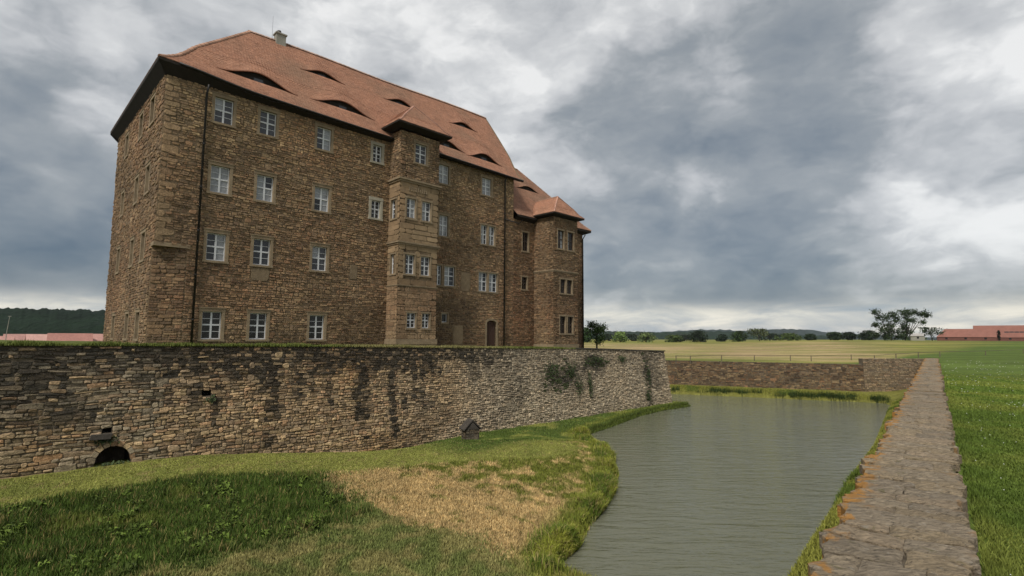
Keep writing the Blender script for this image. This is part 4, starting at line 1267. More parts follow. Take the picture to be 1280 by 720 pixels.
# end face of the bastion, turning away
e_top = mmap(U1, 5.88, 0); 
retd = (.10, .995)


def rmap(u, v, d):
    k = .12 * (5.9 - v)
    bx_ = U1 - MO[0] + k; by_ = -5.0 + .095 * v - MO[1]
    out = (retd[1], -retd[0])
    return (bx_ + retd[0] * u + out[0] * d, by_ + retd[1] * u + out[1] * d, v)


rface = obj('end_face_core', [rmap(0, -.8, 0), rmap(30, -.8, 0), rmap(30, 5.84, 0), rmap(0, 5.84, 0)], [(0, 1, 2, 3)], M['mortar_dark'], mw)
lay(courses(0, 30, -.3, 5.84, (.16, .3), (.3, .7), [], rng), rmap, wall_tone, rng, rface, detail=False, prot=(.02, .08))
# flat cap stones on the bastion end
for i in range(16):
    a = 31.6 + i * .98
    za = float(terrace_z(a)); zb_ = float(terrace_z(a + .95))
    V = []
    for dz in (0.0, .10):
        V += [mmap(a, za + dz, .12), mmap(a + .95, zb_ + dz, .12), mmap(a + .95, zb_ + dz, -.5), mmap(a, za + dz, -.5)]
    cc = Vector(V[0]); ob = obj('cap_stone', [Vector(q) - cc for q in V], [(3, 2, 1, 0), (4, 5, 6, 7), (0, 1, 5, 4), (1, 2, 6, 5), (2, 3, 7, 6), (3, 0, 4, 7)], M['slate'], mw); ob.location = cc

# ------------------------------------------------------------------ outer moat wall (the camera stands on it)
ow = empty('outer_moat_wall', (*rw(30, .65), 0), 0)
tag(ow, 'broad low wall with flat lichen-spotted coping stones between the water and the lawn', 'wall')
OC = rw(30, .65)


def omap(a, b, z):
    q = rw(a, b); return (q[0] - OC[0], q[1] - OC[1], z)


RL = 80.5; RWID = 1.31
b = MB(); core = [omap(-18, .06, -.8), omap(RL, .06, -.8), omap(RL, RWID - .08, -.8), omap(-18, RWID - .08, -.8)]
b.add(core + [(p[0], p[1], 4.965) for p in core], [(3, 2, 1, 0), (4, 5, 6, 7), (0, 1, 5, 4), (1, 2, 6, 5), (2, 3, 7, 6), (3, 0, 4, 7)])
ocore = b.build('wall_core', M['mortar_dark'], ow)
wf = lambda u, v, d: (lambda q: (q[0] - OC[0], q[1] - OC[1], v))(rw(RL - u, .06 - d))
lay(courses(0, RL + 4, -.3, 4.85, (.18, .34), (.4, .9), [], rng), wf, lambda u, v, r: wall_tone(20 + u * .2, v, r), rng, ocore, prot=(.02, .06))


def lichen_stone():
    m = bpy.data.materials.new('lichened_coping'); m.use_nodes = True; t = m.node_tree; L = t.links.new
    b = t.nodes['Principled BSDF']; b.inputs['Roughness'].default_value = .92; b.inputs['Specular IOR Level'].default_value = .2
    geo = N(t, 'ShaderNodeNewGeometry'); at = N(t, 'ShaderNodeAttribute', attribute_name='tone')

    def noise(sc, det, dist=0.0, src=None, rough=.6):
        n = N(t, 'ShaderNodeTexNoise'); n.inputs['Scale'].default_value = sc; n.inputs['Detail'].default_value = det; n.inputs['Distortion'].default_value = dist; n.inputs['Roughness'].default_value = rough
        L(src or geo.outputs['Position'], n.inputs['Vector']); return n.outputs['Fac']
    mp = N(t, 'ShaderNodeMapping'); mp.inputs['Rotation'].default_value = (0, 0, math.radians(-8)); mp.inputs['Scale'].default_value = (1.0, 3.6, 3.6); L(geo.outputs['Position'], mp.inputs[0])
    grain = noise(6, 8, .5, mp.outputs[0], .7)
    mr = N(t, 'ShaderNodeMapRange'); L(grain, mr.inputs['Value']); mr.inputs['From Min'].default_value = .3; mr.inputs['From Max'].default_value = .7; mr.inputs['To Min'].default_value = .42; mr.inputs['To Max'].default_value = 1.5
    sc = N(t, 'ShaderNodeVectorMath', operation='SCALE'); L(at.outputs['Color'], sc.inputs[0]); L(mr.outputs[0], sc.inputs['Scale'])

    def over(base, col, fac):
        mx = N(t, 'ShaderNodeMix', data_type='RGBA'); L(fac, mx.inputs['Factor']); L(base, mx.inputs['A']); mx.inputs['B'].default_value = (*col, 1); return mx.outputs['Result']

    def mask(v, lo, hi, amt):
        mr = N(t, 'ShaderNodeMapRange', interpolation_type='SMOOTHSTEP'); L(v, mr.inputs['Value']); mr.inputs['From Min'].default_value = lo; mr.inputs['From Max'].default_value = hi; mr.inputs['To Max'].default_value = amt; return mr.outputs[0]
    c = over(sc.outputs[0], (.33, .30, .25), mask(noise(9, 6, .4), .58, .68, .45))          # pale crusts
    c = over(c, (.045, .04, .035), mask(noise(9, 8, .8, mp.outputs[0]), .56, .66, .75)); c = over(c, (.10, .095, .03), mask(noise(5, 7, .5), .60, .70, .5))       # dark crusts
    lich = N(t, 'ShaderNodeAttribute', attribute_name='lichen')
    orange = mask(math_node(t, 'ADD', noise(2.4, 8, .7), math_node(t, 'MULTIPLY', lich.outputs['Fac'], .15)), .62, .74, .75)
    c = over(c, (.36, .165, .025), math_node(t, 'MULTIPLY', orange, lich.outputs['Fac']))
    L(c, b.inputs['Base Color'])
    h = math_node(t, 'ADD', math_node(t, 'MULTIPLY', grain, 1.2), math_node(t, 'MULTIPLY', noise(38, 6), .4))
    bp = N(t, 'ShaderNodeBump'); bp.inputs['Strength'].default_value = .9; bp.inputs['Distance'].default_value = .05; L(h, bp.inputs['Height']); L(bp.outputs[0], b.inputs['Normal'])
    return m


M['coping'] = lichen_stone()
rng = random.Random(33)


def coping_stone(a0, a1, b0, b1, edge_l, edge_r, fine):
    """one flat irregular slab; fine ones get a rough broken top"""
    na = max(2, int((a1 - a0) / (.07 if fine else .4))); nb = max(2, int((b1 - b0) / (.07 if fine else .4))); na, nb = min(na, 16), min(nb, 20)
    th = .16; zt = 5.0 + rng.uniform(-.014, .014); ta, tb = rng.uniform(-.03, .03), rng.uniform(-.025, .025)
    sk0, sk1 = rng.uniform(-.12, .12), rng.uniform(-.12, .12)
    rag = lambda x, k: .07 * nz(x * 3.1, k * 7.7, a0 * 1.3) + .025 * nz(x * 11, k * 3, a0)
    V = []; Lc = []
    c = np.array(rng.choice([(.235, .190, .132), (.25, .195, .132), (.215, .175, .125), (.24, .188, .122)])) * rng.uniform(.88, 1.1)
    for i in range(na + 1):
        for k_ in range(nb + 1):
            fa, fb = i / na, k_ / nb
            a = a0 + .003 + (a1 - a0 - .006) * fa + (sk0 * (1 - fa) + sk1 * fa) * (fb - .5)
            bq = b0 + .003 + (b1 - b0 - .006) * fb
            if i in (0, na): a += rag(bq, 1 + fa) * .45
            if k_ == 0: bq += rag(a, 2) * (2.2 if edge_l else .5)
            if k_ == nb: bq += rag(a, 3) * (2.2 if edge_r else .5)
            z = zt + ta * (fa - .5) + tb * (fb - .5)
            rim = min(fa, 1 - fa) * (a1 - a0); rim2 = min(fb, 1 - fb) * (b1 - b0); rr = min(rim, rim2)
            z -= .022 * (1 - min(1, rr / .03)) 
            if fine:
                q = rw(a, bq); z += .014 * nz(q[0] * 4, q[1] * 9, 2) + .012 * nz(q[0] * 10, q[1] * 22, 5)
                st_ = nz(q[0] * 1.5, q[1] * 4.5, 9); z += .018 * (1 if st_ > .12 else 0)
            V.append((a, bq, z))
            Lc.append(float(np.clip(.1 + .95 * smooth(.42, .05, bq) + .4 * smooth(RWID - .3, RWID, bq) + .45 * smooth(10, 40, a), 0, 1.2)))
    n_top = len(V); id_ = lambda i, k_: i * (nb + 1) + k_
    Fc = [(id_(i, k_), id_(i, k_ + 1), id_(i + 1, k_ + 1), id_(i + 1, k_)) for i in range(na) for k_ in range(nb)]
    loop = [id_(0, k_) for k_ in range(nb + 1)] + [id_(i, nb) for i in range(1, na + 1)] + [id_(na, k_) for k_ in range(nb - 1, -1, -1)] + [id_(i, 0) for i in range(na - 1, 0, -1)]
    for q in loop: V.append((V[q][0], V[q][1], V[q][2] - th)); Lc.append(Lc[q])
    m_ = len(loop)
    for i in range(m_): Fc.append((loop[(i + 1) % m_], loop[i], n_top + i, n_top + (i + 1) % m_))
    cc = rw((a0 + a1) / 2, (b0 + b1) / 2)
    P = []
    for a, bq, z in V:
        q = rw(a, bq); P.append((q[0] - cc[0], q[1] - cc[1], z - 4.9))
    # ring order is clockwise seen from above for this frame, so flip
    ob = obj('coping_stone', P, [tuple(reversed(q)) for q in Fc], M['coping'], ow, tone=[c] * len(P))
    la = ob.data.attributes.new('lichen', 'FLOAT', 'POINT'); la.data.foreach_set('value', Lc)
    ob.location = (cc[0] - OC[0], cc[1] - OC[1], 4.9)


a = -6.0; count = 0
while a < RL:
    ln_ = rng.uniform(.24, .62) if a < 22 else rng.uniform(.55, 1.2)
    ov_l, ov_r = rng.uniform(-.05, .05), rng.uniform(-.06, .05)
    npc = rng.choice([1, 2, 2, 2, 3]) if a < 45 else rng.choice([1, 2, 2])
    cuts = [ov_l] + sorted(RWID * (i + 1) / npc + rng.uniform(-.17, .17) for i in range(npc - 1)) + [RWID + ov_r]
    for i in range(npc):
        da = rng.uniform(-.05, .05) if 0 < i else 0
        coping_stone(a, a + ln_, cuts[i], cuts[i + 1], i == 0, i == npc - 1, a < 16); count += 1
    a += ln_
print('coping stones', count)

# ------------------------------------------------------------------ far moat wall
fw = empty('far_moat_wall', (44, 66.6, 0), 0)
tag(fw, 'dark rubble wall closing the far side of the moat below the fenced meadow', 'wall')


def seg_map(p, q):
    p, q = np.array(p, float), np.array(q, float); d = (q - p) / np.linalg.norm(q - p); out = np.array([d[1], -d[0]])
    return (lambda u, v, dd: (p[0] + d[0] * u + out[0] * (dd - .04 * (v - 2)) - 44, p[1] + d[1] * u + out[1] * (dd - .04 * (v - 2)) - 66.6, v)), np.linalg.norm(q - p)


rng = random.Random(44)


def far_tone(u, v, r):
    c = np.array(r.choice(TAN)) * r.uniform(.55, 1.05) * .72
    d_ = .5 * float(smooth(.1, .5, nz(u * .25, v * .5, 3))) + .35 * float(smooth(3.6, 4.4, v)); d_ = min(.85, d_)
    return tuple(c * (1 - d_) + np.array([.03, .025, .02]) * d_)


def far_tone2(u, v, r):
    c = (np.array(r.choice(GREY)) * .5 + np.array(r.choice(TAN)) * .5) * r.uniform(.75, 1.15)
    d_ = .7 * float(smooth(.15, .4, nz(u * 1.1, v * .3, 13))) * float(smooth(5, 7, u)); return tuple(c * (1 - d_) + np.array([.03, .025, .02]) * d_)


for p, q, zt, tf in (((-8, 103), (20, 76), 4.1, far_tone), ((20, 76), (44, 66.6), 4.25, far_tone), ((44, 66.6), (54.2, 67.45), 4.98, far_tone2)):
    mp, L_ = seg_map(p, q)
    wl = backing(mp, 0, L_, -.8, zt - .04, [], M['mortar_dark'], 'wall_run', fw, thick=.3)
    lay(courses(0, L_, -.2, zt, (.13, .24), (.25, .6), [], rng, thin=.05), mp, tf, rng, wl, prot=(.02, .07), gap=.014)

# ------------------------------------------------------------------ little stone spring house on the bank
HX, HY, _ = W(16.1, -8.3); HZ = float(terrain(np.array([HX]), np.array([HY]))[0])
hut = empty('spring_house', (HX, HY, HZ - .05), math.radians(24)); hut.scale = (.9, .9, .95)
tag(hut, 'tiny stone spring house with steep stone slab roof on the grassy bank', 'shelter')
rng = random.Random(50)
for (o_, ud, L_, opn) in (((-.52, -.42), (1, 0), 1.04, [(.66, .92, .1, .52)]), ((-.52, .42), (0, -1), .84, []), ((.52, -.42), (0, 1), .84, []), ((.52, .42), (-1, 0), 1.04, [])):
    out = (ud[1], -ud[0])
    mp = lambda u, v, d, o_=o_, ud=ud, out=out: (o_[0] + ud[0] * u + out[0] * d, o_[1] + ud[1] * u + out[1] * d, v)
    wl = backing(mp, 0, L_, -.3, .88, opn, M['mortar_dark'], 'hut_wall', hut, thick=.12)
    lay(courses(0, L_, -.2, .88, (.14, .22), (.2, .45), [rect_op(r) for r in opn], rng, tall=0), mp, lambda u, v, r: tuple(np.array(r.choice(GREY)) * r.uniform(.35, .6)), rng, wl, n_parts=40, prot=(.01, .04))
b = MB(); b.box(-.38, .38, -.30, .28, -.2, .8); b.build('dark_interior', M['void'], hut)
for sg in (-1, 1):
    V = []
    x0 = .66 * sg
    for th in (0, .09):
        V += [(x0, -.56, .80 + th), (x0, .56, .80 + th), (0.0, .50, 1.42 + th), (0.0, -.50, 1.42 + th)]
    obj('roof_slab', V, [(0, 1, 2, 3), (7, 6, 5, 4), (0, 4, 5, 1), (1, 5, 6, 2), (2, 6, 7, 3), (3, 7, 4, 0)], M['slate'], hut)
for y in (-.42, .42):
    obj('gable', [(-.5, y - .05, .86), (.5, y - .05, .86), (0, y - .05, 1.36), (-.5, y + .05, .86), (.5, y + .05, .86), (0, y + .05, 1.36)], [(0, 1, 2), (5, 4, 3), (0, 3, 4, 1), (1, 4, 5, 2), (2, 5, 3, 0)], M['slate'], hut)


# ------------------------------------------------------------------ grass
def blades(name, P, h, w, col, lean=.5, rng_=RNG, tips=1.25, bent=False):
    """short blades are single slivers, tall ones (bent) arch over in two segments"""
    n = len(P); w = np.broadcast_to(np.asarray(w, float), (n,)); th = rng_.uniform(0, 2 * np.pi, n); side_ = np.stack([np.cos(th) * w / 2, np.sin(th) * w / 2, 0 * w], -1)
    lt = rng_.uniform(0, 2 * np.pi, n); ll = h * lean * rng_.uniform(.1, 1, n); ld = np.stack([np.cos(lt), np.sin(lt), 0 * lt], -1)
    drop = np.stack([0 * h, 0 * h, h * .12], -1); up = np.array([0, 0, 1.0]); b_ = np.arange(n)
    tipz = h * np.sqrt(np.maximum(.2, 1 - np.minimum(ll / np.maximum(h, 1e-6), 1) ** 2 * .6))
    tip = P + ld * ll[:, None] + up * tipz[:, None]
    if bent:
        mid = P + ld * (ll * .38)[:, None] + up * (h * .66)[:, None]
        V = np.stack([P - side_ - drop, P + side_ - drop, mid - side_ * .8, mid + side_ * .8, tip], 1); m_ = 5; b_ = b_ * 5
        T = np.concatenate([np.stack([b_, b_ + 1, b_ + 3], -1), np.stack([b_, b_ + 3, b_ + 2], -1), np.stack([b_ + 2, b_ + 3, b_ + 4], -1)]); gains = [.9, .9, 1.15, 1.15, 1.1 * tips]
    else:
        V = np.stack([P - side_ - drop, P + side_ - drop, tip], 1); m_ = 3; b_ = b_ * 3; T = np.stack([b_, b_ + 1, b_ + 2], -1); gains = [1.08, 1.08, 1.18 * tips]
    tone = np.repeat(col[:, None, :], m_, 1).astype(np.float32) * np.array(gains, np.float32)[None, :, None]
    o = npobj(name, V.reshape(-1, 3), T, M['grass'], tone=np.clip(tone.reshape(-1, 3), 0, 1)); tag(o, kind='stuff'); return o


def cloud_st(n, s0, s1, t0, t1):
    s = RNG.uniform(s0, s1, n); t = RNG.uniform(t0, t1, n)
    return C0[0] + E_[0] * s + N_[0] * t, C0[1] + E_[1] * s + N_[1] * t, s, t


# rough grass, hay and mown sward inside the moat
x, y, s, t = cloud_st(430000, -8, 22, -26, -5.2)
vis = (y > 13.5) & (x / y > -1.02)
x, y, s, t = x[vis], y[vis], s[vis], t[vis]
dw = pdist(x, y, WATER) * np.where(inside(x, y, WATER), -1, 1); ok = dw > -.02
x, y, s, t, dw = x[ok], y[ok], s[ok], t[ok], dw[ok]
z = terrain(x, y); inb = inside(s, t, BERM)
n1 = vnoise(x, y, .8, 1); n2 = vnoise(x, y, 2.2, 4)
roughm = ~inb & (s < 5 + n1) & (t > -16 + .9 * n1)
h = np.where(inb, .05, np.where(roughm, .22 + .14 * n1 + .08 * n2, .10)) * RNG.uniform(.6, 1.4, len(x))
h = np.where(dw < 1.0, h + .10 * (1 - np.clip(dw, 0, 1)), h)
h = np.maximum(h, .03)
kp = RNG.uniform(0, 1, len(x)) < np.where(inb, .65, 1.0)
x, y, z, h, inb = x[kp], y[kp], z[kp], h[kp], inb[kp]
col = zone_tone(x, y, z, RNG.uniform(.65, 1.4, len(x)))
o = blades('bank_grass', np.stack([x, y, z], -1), h, np.where(inb, .04, .042), col, .85)
tag(o, 'short and rough grass and mown hay on the moat bank', 'grass')
# tall fringe hanging over the water's edge
pts = [tuple(st2w(*q)) for q in _sh]


def along(poly, n, spread):
    seg = [(np.array(p), np.array(q)) for p, q in zip(poly[:-1], poly[1:])]; ln_ = np.array([np.linalg.norm(q - p) for p, q in seg])
    i = RNG.choice(len(seg), n, p=ln_ / ln_.sum()); f = RNG.uniform(0, 1, n)
    P = np.array([seg[k][0] + (seg[k][1] - seg[k][0]) * g for k, g in zip(i, f)]); return P + RNG.normal(0, spread, (n, 2))


P1 = along(pts[4:15], 80000, .42)
dw = pdist(P1[:, 0], P1[:, 1], WATER) * np.where(inside(P1[:, 0], P1[:, 1], WATER), -1, 1); P1 = P1[dw > -.15]
z = np.maximum(terrain(P1[:, 0], P1[:, 1]), -.02); cl = vnoise(P1[:, 0], P1[:, 1], .55, 12.0)
keep = RNG.uniform(0, 1, len(P1)) < smooth(-.35, .25, cl) * .85 + .15; P1, z, cl = P1[keep], z[keep], cl[keep]
h = RNG.uniform(.12, .52, len(P1)) * (.75 + 1.0 * np.clip(cl, -.3, .6)); g = smooth(-.3, .3, vnoise(P1[:, 0], P1[:, 1], 1.1, 20))[:, None]
mixs = (RNG.uniform(0, 1, len(P1)) < .16)[:, None]
col = np.where(mixs, np.array([.26, .21, .08]), np.array([.080, .120, .016]) * (1 - g) + np.array([.205, .220, .030]) * g) * RNG.uniform(.55, 1.45, len(P1))[:, None]
o = blades('shore_grass', np.c_[P1, z], h, np.full(len(P1), .022), col, 1.0, bent=True); tag(o, "tall bright green grass overhanging the water's edge of the castle bank", 'grass')
P1 = along(pts[0:5], 9000, .3); dw = pdist(P1[:, 0], P1[:, 1], WATER) * np.where(inside(P1[:, 0], P1[:, 1], WATER), -1, 1); P1 = P1[dw > -.1]; z = np.maximum(terrain(P1[:, 0], P1[:, 1]), 0)
h = RNG.uniform(.12, .32, len(P1)); col = np.array([.07, .095, .018]) * RNG.uniform(.5, 1.35, len(P1))[:, None]
x, y, s, t = cloud_st(26000, 14, 49, -16, -4.8); dwx = pdist(x, y, WATER); ok = ~inside(x, y, WATER) & (t > -9.6 - .0 * s) & ~inside(s, t, BERM)
x, y = x[ok], y[ok]; zz_ = terrain(x, y); c2 = zone_tone(x, y, zz_, RNG.uniform(.65, 1.35, len(x)))
o = blades('wall_foot_grass', np.concatenate([np.c_[P1, z], np.c_[x, y, zz_]]), np.concatenate([h, RNG.uniform(.06, .16, len(x))]), np.full(len(P1) + len(x), .06), np.concatenate([col, c2]), .8)
tag(o, 'green grass strip along the foot of the castle-side wall', 'grass')
# docks and nettles in the rough slope
x, y, s, t = cloud_st(900, -7, 6, -16, -8.8)
ok = ~inside(s, t, BERM) & (vnoise(x, y, .45, 41) > .05) & (y > 13.5); x, y = x[ok], y[ok]; z = terrain(x, y)
V = []; T = []; tn = []
for a, b_, c_ in zip(x, y, z):
    nl = RNG.integers(5, 9); sz = RNG.uniform(.08, .2); cc = np.array([.085, .125, .018]) * RNG.uniform(.5, 1.5)
    for q in range(nl):
        th = RNG.uniform(0, 6.28); r1 = sz * RNG.uniform(.6, 1.2); h1 = RNG.uniform(.1, .3); dx, dy = math.cos(th), math.sin(th); k = len(V)
        V += [(a, b_, c_ + h1 * .5), (a + dx * r1 * .5 - dy * r1 * .28, b_ + dy * r1 * .5 + dx * r1 * .28, c_ + h1), (a + dx * r1, b_ + dy * r1, c_ + h1 * .85), (a + dx * r1 * .5 + dy * r1 * .28, b_ + dy * r1 * .5 - dx * r1 * .28, c_ + h1)]
        T.append((k, k + 1, k + 2, k + 3)); tn += [cc * RNG.uniform(.8, 1.2)] * 4
o = npobj('bank_weeds', V, T, M['leaf'], tone=np.array(tn)); tag(o, 'broad-leaved weeds in the rough grass slope', 'weeds', kind='stuff')
# strip at the foot of the outer wall and the far strip
P1 = np.concatenate([along(pts[16:25], 80000, 1.0), along([(43.2, 62.4), (41, 64.2), (36.1, 66.2), (30.6, 69.0), (21.0, 72.8)], 16000, .7)])
wdist = ((P1 - RO) @ RP); dw = pdist(P1[:, 0], P1[:, 1], WATER) * np.where(inside(P1[:, 0], P1[:, 1], WATER), -1, 1)
ok = (wdist < -.02) & (dw > -.1); P1 = P1[ok]; dw = dw[ok]; z = np.maximum(terrain(P1[:, 0], P1[:, 1]), 0); cl = vnoise(P1[:, 0], P1[:, 1], .35, 31)
h = RNG.uniform(.06, .22, len(P1)) * (1 + 1.0 * smooth(.15, .5, cl) * (dw < 1.0)); g = smooth(.05, .4, cl)[:, None]
col = (np.array([.19, .195, .036]) * (1 - g) + np.array([.085, .120, .018]) * g) * RNG.uniform(.65, 1.3, len(P1))[:, None]
fs = (P1[:, 1] > 61) & (dw < 1.1) & (vnoise(P1[:, 0], P1[:, 1], .5, 55) > .02); h = np.where(fs, RNG.uniform(.3, .75, len(P1)), h); col = np.where(fs[:, None], np.array([.035, .055, .012]) * RNG.uniform(.6, 1.4, len(P1))[:, None], col)
o = blades('outer_bank_grass', np.c_[P1, z], h, np.full(len(P1), .03), col, .9, bent=True); tag(o, 'yellow-green grass along the water below the outer and far walls', 'grass')
# grass on the terrace edge
n = 26000; s = RNG.uniform(-9, 46.5, n); t = -4.5 + RNG.exponential(.5, n); z = terrace_z(s) + .01
n1 = np.array([nz(a * .7, 3.0) for a in s]); h = np.clip(RNG.uniform(.05, .2, n) * (1 + .9 * n1), .03, .4) * (1 - .6 * smooth(28, 34, s))
dry = (smooth(8, 11, s) * smooth(26, 20, s))[:, None]
col = (np.array([.095, .115, .025]) * (1 - .6 * dry) + np.array([.24, .20, .09]) * .6 * dry) * RNG.uniform(.6, 1.35, n)[:, None]
xy = np.array([st2w(a, b_) for a, b_ in zip(s, t)])
o = blades('terrace_grass', np.c_[xy, z], h, np.full(n, .05), col, .7); tag(o, 'short grass fringe along the top of the wall below the castle', 'grass')
# lawn to the right of the coping
n = 330000; r = 4 + 62 * RNG.uniform(0, 1, n) ** 1.9; az = np.radians(RNG.uniform(33, 52, n)); x = r * np.sin(az); y = r * np.cos(az)
bq = (x - RO[0]) * RP[0] + (y - RO[1]) * RP[1]; ok = (bq > RWID + .10) & (RNG.uniform(0, 1, len(x)) > smooth(30, 66, r)); x, y, r, bq = x[ok], y[ok], r[ok], bq[ok]
z = gz(x, y); n1 = vnoise(x, y, .9, 3); n2 = vnoise(x, y, .3, 5)
h = (.042 + .022 * n1) * RNG.uniform(.5, 1.5, len(x)); h = np.where(bq < RWID + .35, h * 1.8, h) * (1 - .8 * smooth(35, 62, r))
g = smooth(-.3, .4, n2 + .5 * n1)[:, None]
col = (1 + .45 * smooth(12, 50, r))[:, None] * (np.array([.066, .100, .015]) * g + np.array([.112, .132, .024]) * (1 - g)) * RNG.uniform(.74, 1.25, len(x))[:, None]
o = blades('lawn_grass', np.c_[x, y, z], h, .007 + .0018 * r, col, .9); tag(o, 'short green lawn grass beside the outer moat wall', 'grass')
# clover and daisy heads in the lawn
n = 900; r = 5 + 85 * RNG.uniform(0, 1, n) ** 1.1; az = np.radians(RNG.uniform(36, 50, n)); x = r * np.sin(az); y = r * np.cos(az)
bq = (x - RO[0]) * RP[0] + (y - RO[1]) * RP[1]; ok = (bq > RWID + .3) & (vnoise(x, y, .5, 17) > -.1 + .3 * RNG.uniform(-1, 1, len(x))); x, y, r = x[ok], y[ok], r[ok]; z = gz(x, y) + .06
ps = .006 + .0005 * r; V = []; T = []
for a, b_, c_, q in zip(x, y, z, ps):
    k = len(V)
    for i in range(6): th = i * math.pi / 3; V.append((a + q * math.cos(th), b_ + q * math.sin(th), c_ + .3 * q * math.sin(th * 2)))
    V.append((a, b_, c_ + q * .8)); T += [(k + i, k + (i + 1) % 6, k + 6) for i in range(6)]
o = npobj('clover_flowers', V, T, M['flower']); tag(o, 'small white clover flower heads scattered over the lawn', 'flowers', kind='stuff')


# ------------------------------------------------------------------ trees and shrubs
def tree(name, label, base, height, width, col, trunk_h, n_leaf, leaf, group=None, stems=1, seed=0, sparse=False, cat='tree', spread=.55, clumps=None):
    rg = random.Random(seed); root = empty(name, tuple(base)); tag(root, label, cat, group)
    tb = MB(); tips = []
    for k in range(stems):
        a = rg.uniform(0, 6.28); p = Vector((rg.uniform(-.1, .1) * width * (stems > 1), rg.uniform(-.1, .1) * width * (stems > 1), -.1)); r0 = height * (.035 if stems == 1 else .022)
        pts_ = [p]; d = Vector((math.cos(a) * .22 * (stems > 1) , math.sin(a) * .22 * (stems > 1), 1)).normalized()
        n_seg = 6
        for i in range(n_seg):
            d = (d + Vector((rg.uniform(-.18, .18), rg.uniform(-.18, .18), .12))).normalized(); p = p + d * height * .8 / n_seg; pts_.append(p.copy())
        tb.tube(pts_, [r0 * (1 - .13 * i) for i in range(n_seg + 1)], 7); tips.append(p)
        for i in range(2 if trunk_h < .3 else 3, n_seg + 1):
            for q in range(3 if not sparse else 2):
                b0 = pts_[i]; a2 = rg.uniform(0, 6.28); ln2 = width * spread * rg.uniform(.55, 1.0) * (1 - .08 * abs(i - 4)); dd = Vector((math.cos(a2), math.sin(a2), rg.uniform(.15, .8)))
                pm = b0 + dd * ln2 * .5 + Vector((0, 0, rg.uniform(-.05, .08) * height)); pe_ = pm + (dd + Vector((rg.uniform(-.5, .5), rg.uniform(-.5, .5), rg.uniform(-.2, .5)))) * ln2 * .45
                tb.tube([b0, pm, pe_], [r0 * .4, r0 * .24, r0 * .08], 5); tips += [pm.lerp(pe_, .3), pe_, pm.lerp(pe_, .7)]
    tb.build('trunk', M['bark'], root, True)
    if cat == 'bush' or name in ('dense_tree', 'hedge_tree', 'poplar'):
        tips = []
        for q in range(70):
            a = rg.uniform(0, 6.28); r_q = math.sqrt(rg.random()); zf = rg.uniform(.06, 1) ** .8
            env = math.sqrt(max(0, 1 - ((zf - .35) / .66) ** 2)) if zf > .35 else .8 + .2 * zf / .35
            env *= 1 + .28 * math.sin(3 * a + seed) * math.sin(zf * 5 + seed)
            tips.append(Vector((math.cos(a) * r_q * env * width * .5, math.sin(a) * r_q * env * width * .5, zf * height * .93)))
        trunk_h = 0
    if clumps:
        tips = []
        for (dx, hy, rr) in clumps:
            for q in range(int(5 + rr * 2)):
                v_ = Vector((rg.gauss(0, 1), rg.gauss(0, 1), rg.gauss(0, 1))).normalized() * rr * rg.random() ** .4
                tips.append(Vector((dx + v_.x * 1.0, v_.y + rg.uniform(-rr, rr) * .7, max(.3, hy + v_.z * .8))))
            tb2 = MB(); p0 = Vector((dx * .15, 0, hy * .25)); p2 = Vector((dx, 0, hy)); tb2.tube([p0, p0.lerp(p2, .5) + Vector((0, 0, hy * .08)), p2], [height * .016, height * .011, height * .003], 5); tb2.build('limb', M['bark'], root, True)
        trunk_h = 0
    rn = np.random.default_rng(seed + 100)
    tips += [q_.lerp(pts_[i_ + 1], .5) for i_, q_ in enumerate(pts_[1:-1], 1)] if sparse else []
    tp = np.array([tuple(q) for q in tips]); tp = tp[(tp[:, 2] > height * trunk_h)] if (tp[:, 2] > height * trunk_h).any() else tp
    cs = rn.integers(0, len(tp), n_leaf); sp_ = min(width, height) * (.10 if sparse else .12)
    P = tp[cs] + rn.normal(0, 1, (n_leaf, 3)) * np.array([sp_, sp_, sp_ * .8]); P[:, 2] = np.maximum(P[:, 2], height * trunk_h * .5 + .05); over = (P[:, 2] > height) & (clumps is None); P[over, 2] = height - (P[over, 2] - height) * rn.uniform(.2, 2.0, over.sum())
    # clump tone
    ct = rn.uniform(.6, 1.4, len(tp))[cs]
    a = rn.normal(0, 1, (n_leaf, 3)); a /= np.linalg.norm(a, axis=1)[:, None]; b_ = np.cross(a, rn.normal(0, 1, (n_leaf, 3))); b_ /= np.linalg.norm(b_, axis=1)[:, None] + 1e-9
    sz = leaf * rn.uniform(.6, 1.4, n_leaf)[:, None]
    V = np.stack([P - a * sz * .6, P + b_ * sz * .35, P + a * sz * .6, P - b_ * sz * .35], 1).reshape(-1, 3); k = np.arange(n_leaf) * 4
    T = np.stack([k, k + 1, k + 2, k + 3], -1)
    tone = np.repeat((np.array(col) * (ct * rn.uniform(.75, 1.25, n_leaf))[:, None])[:, None, :], 4, 1).reshape(-1, 3)
    npobj('crown', V, T, M['leaf'], root, tone=np.clip(tone, .003, 1))
    return root


def on_ground(u, dist):
    d = ray(u, 430); p = d * (dist / d[1]); return (float(p[0]), float(p[1]), float(gz(np.array([p[0]]), np.array([p[1]]))[0]))


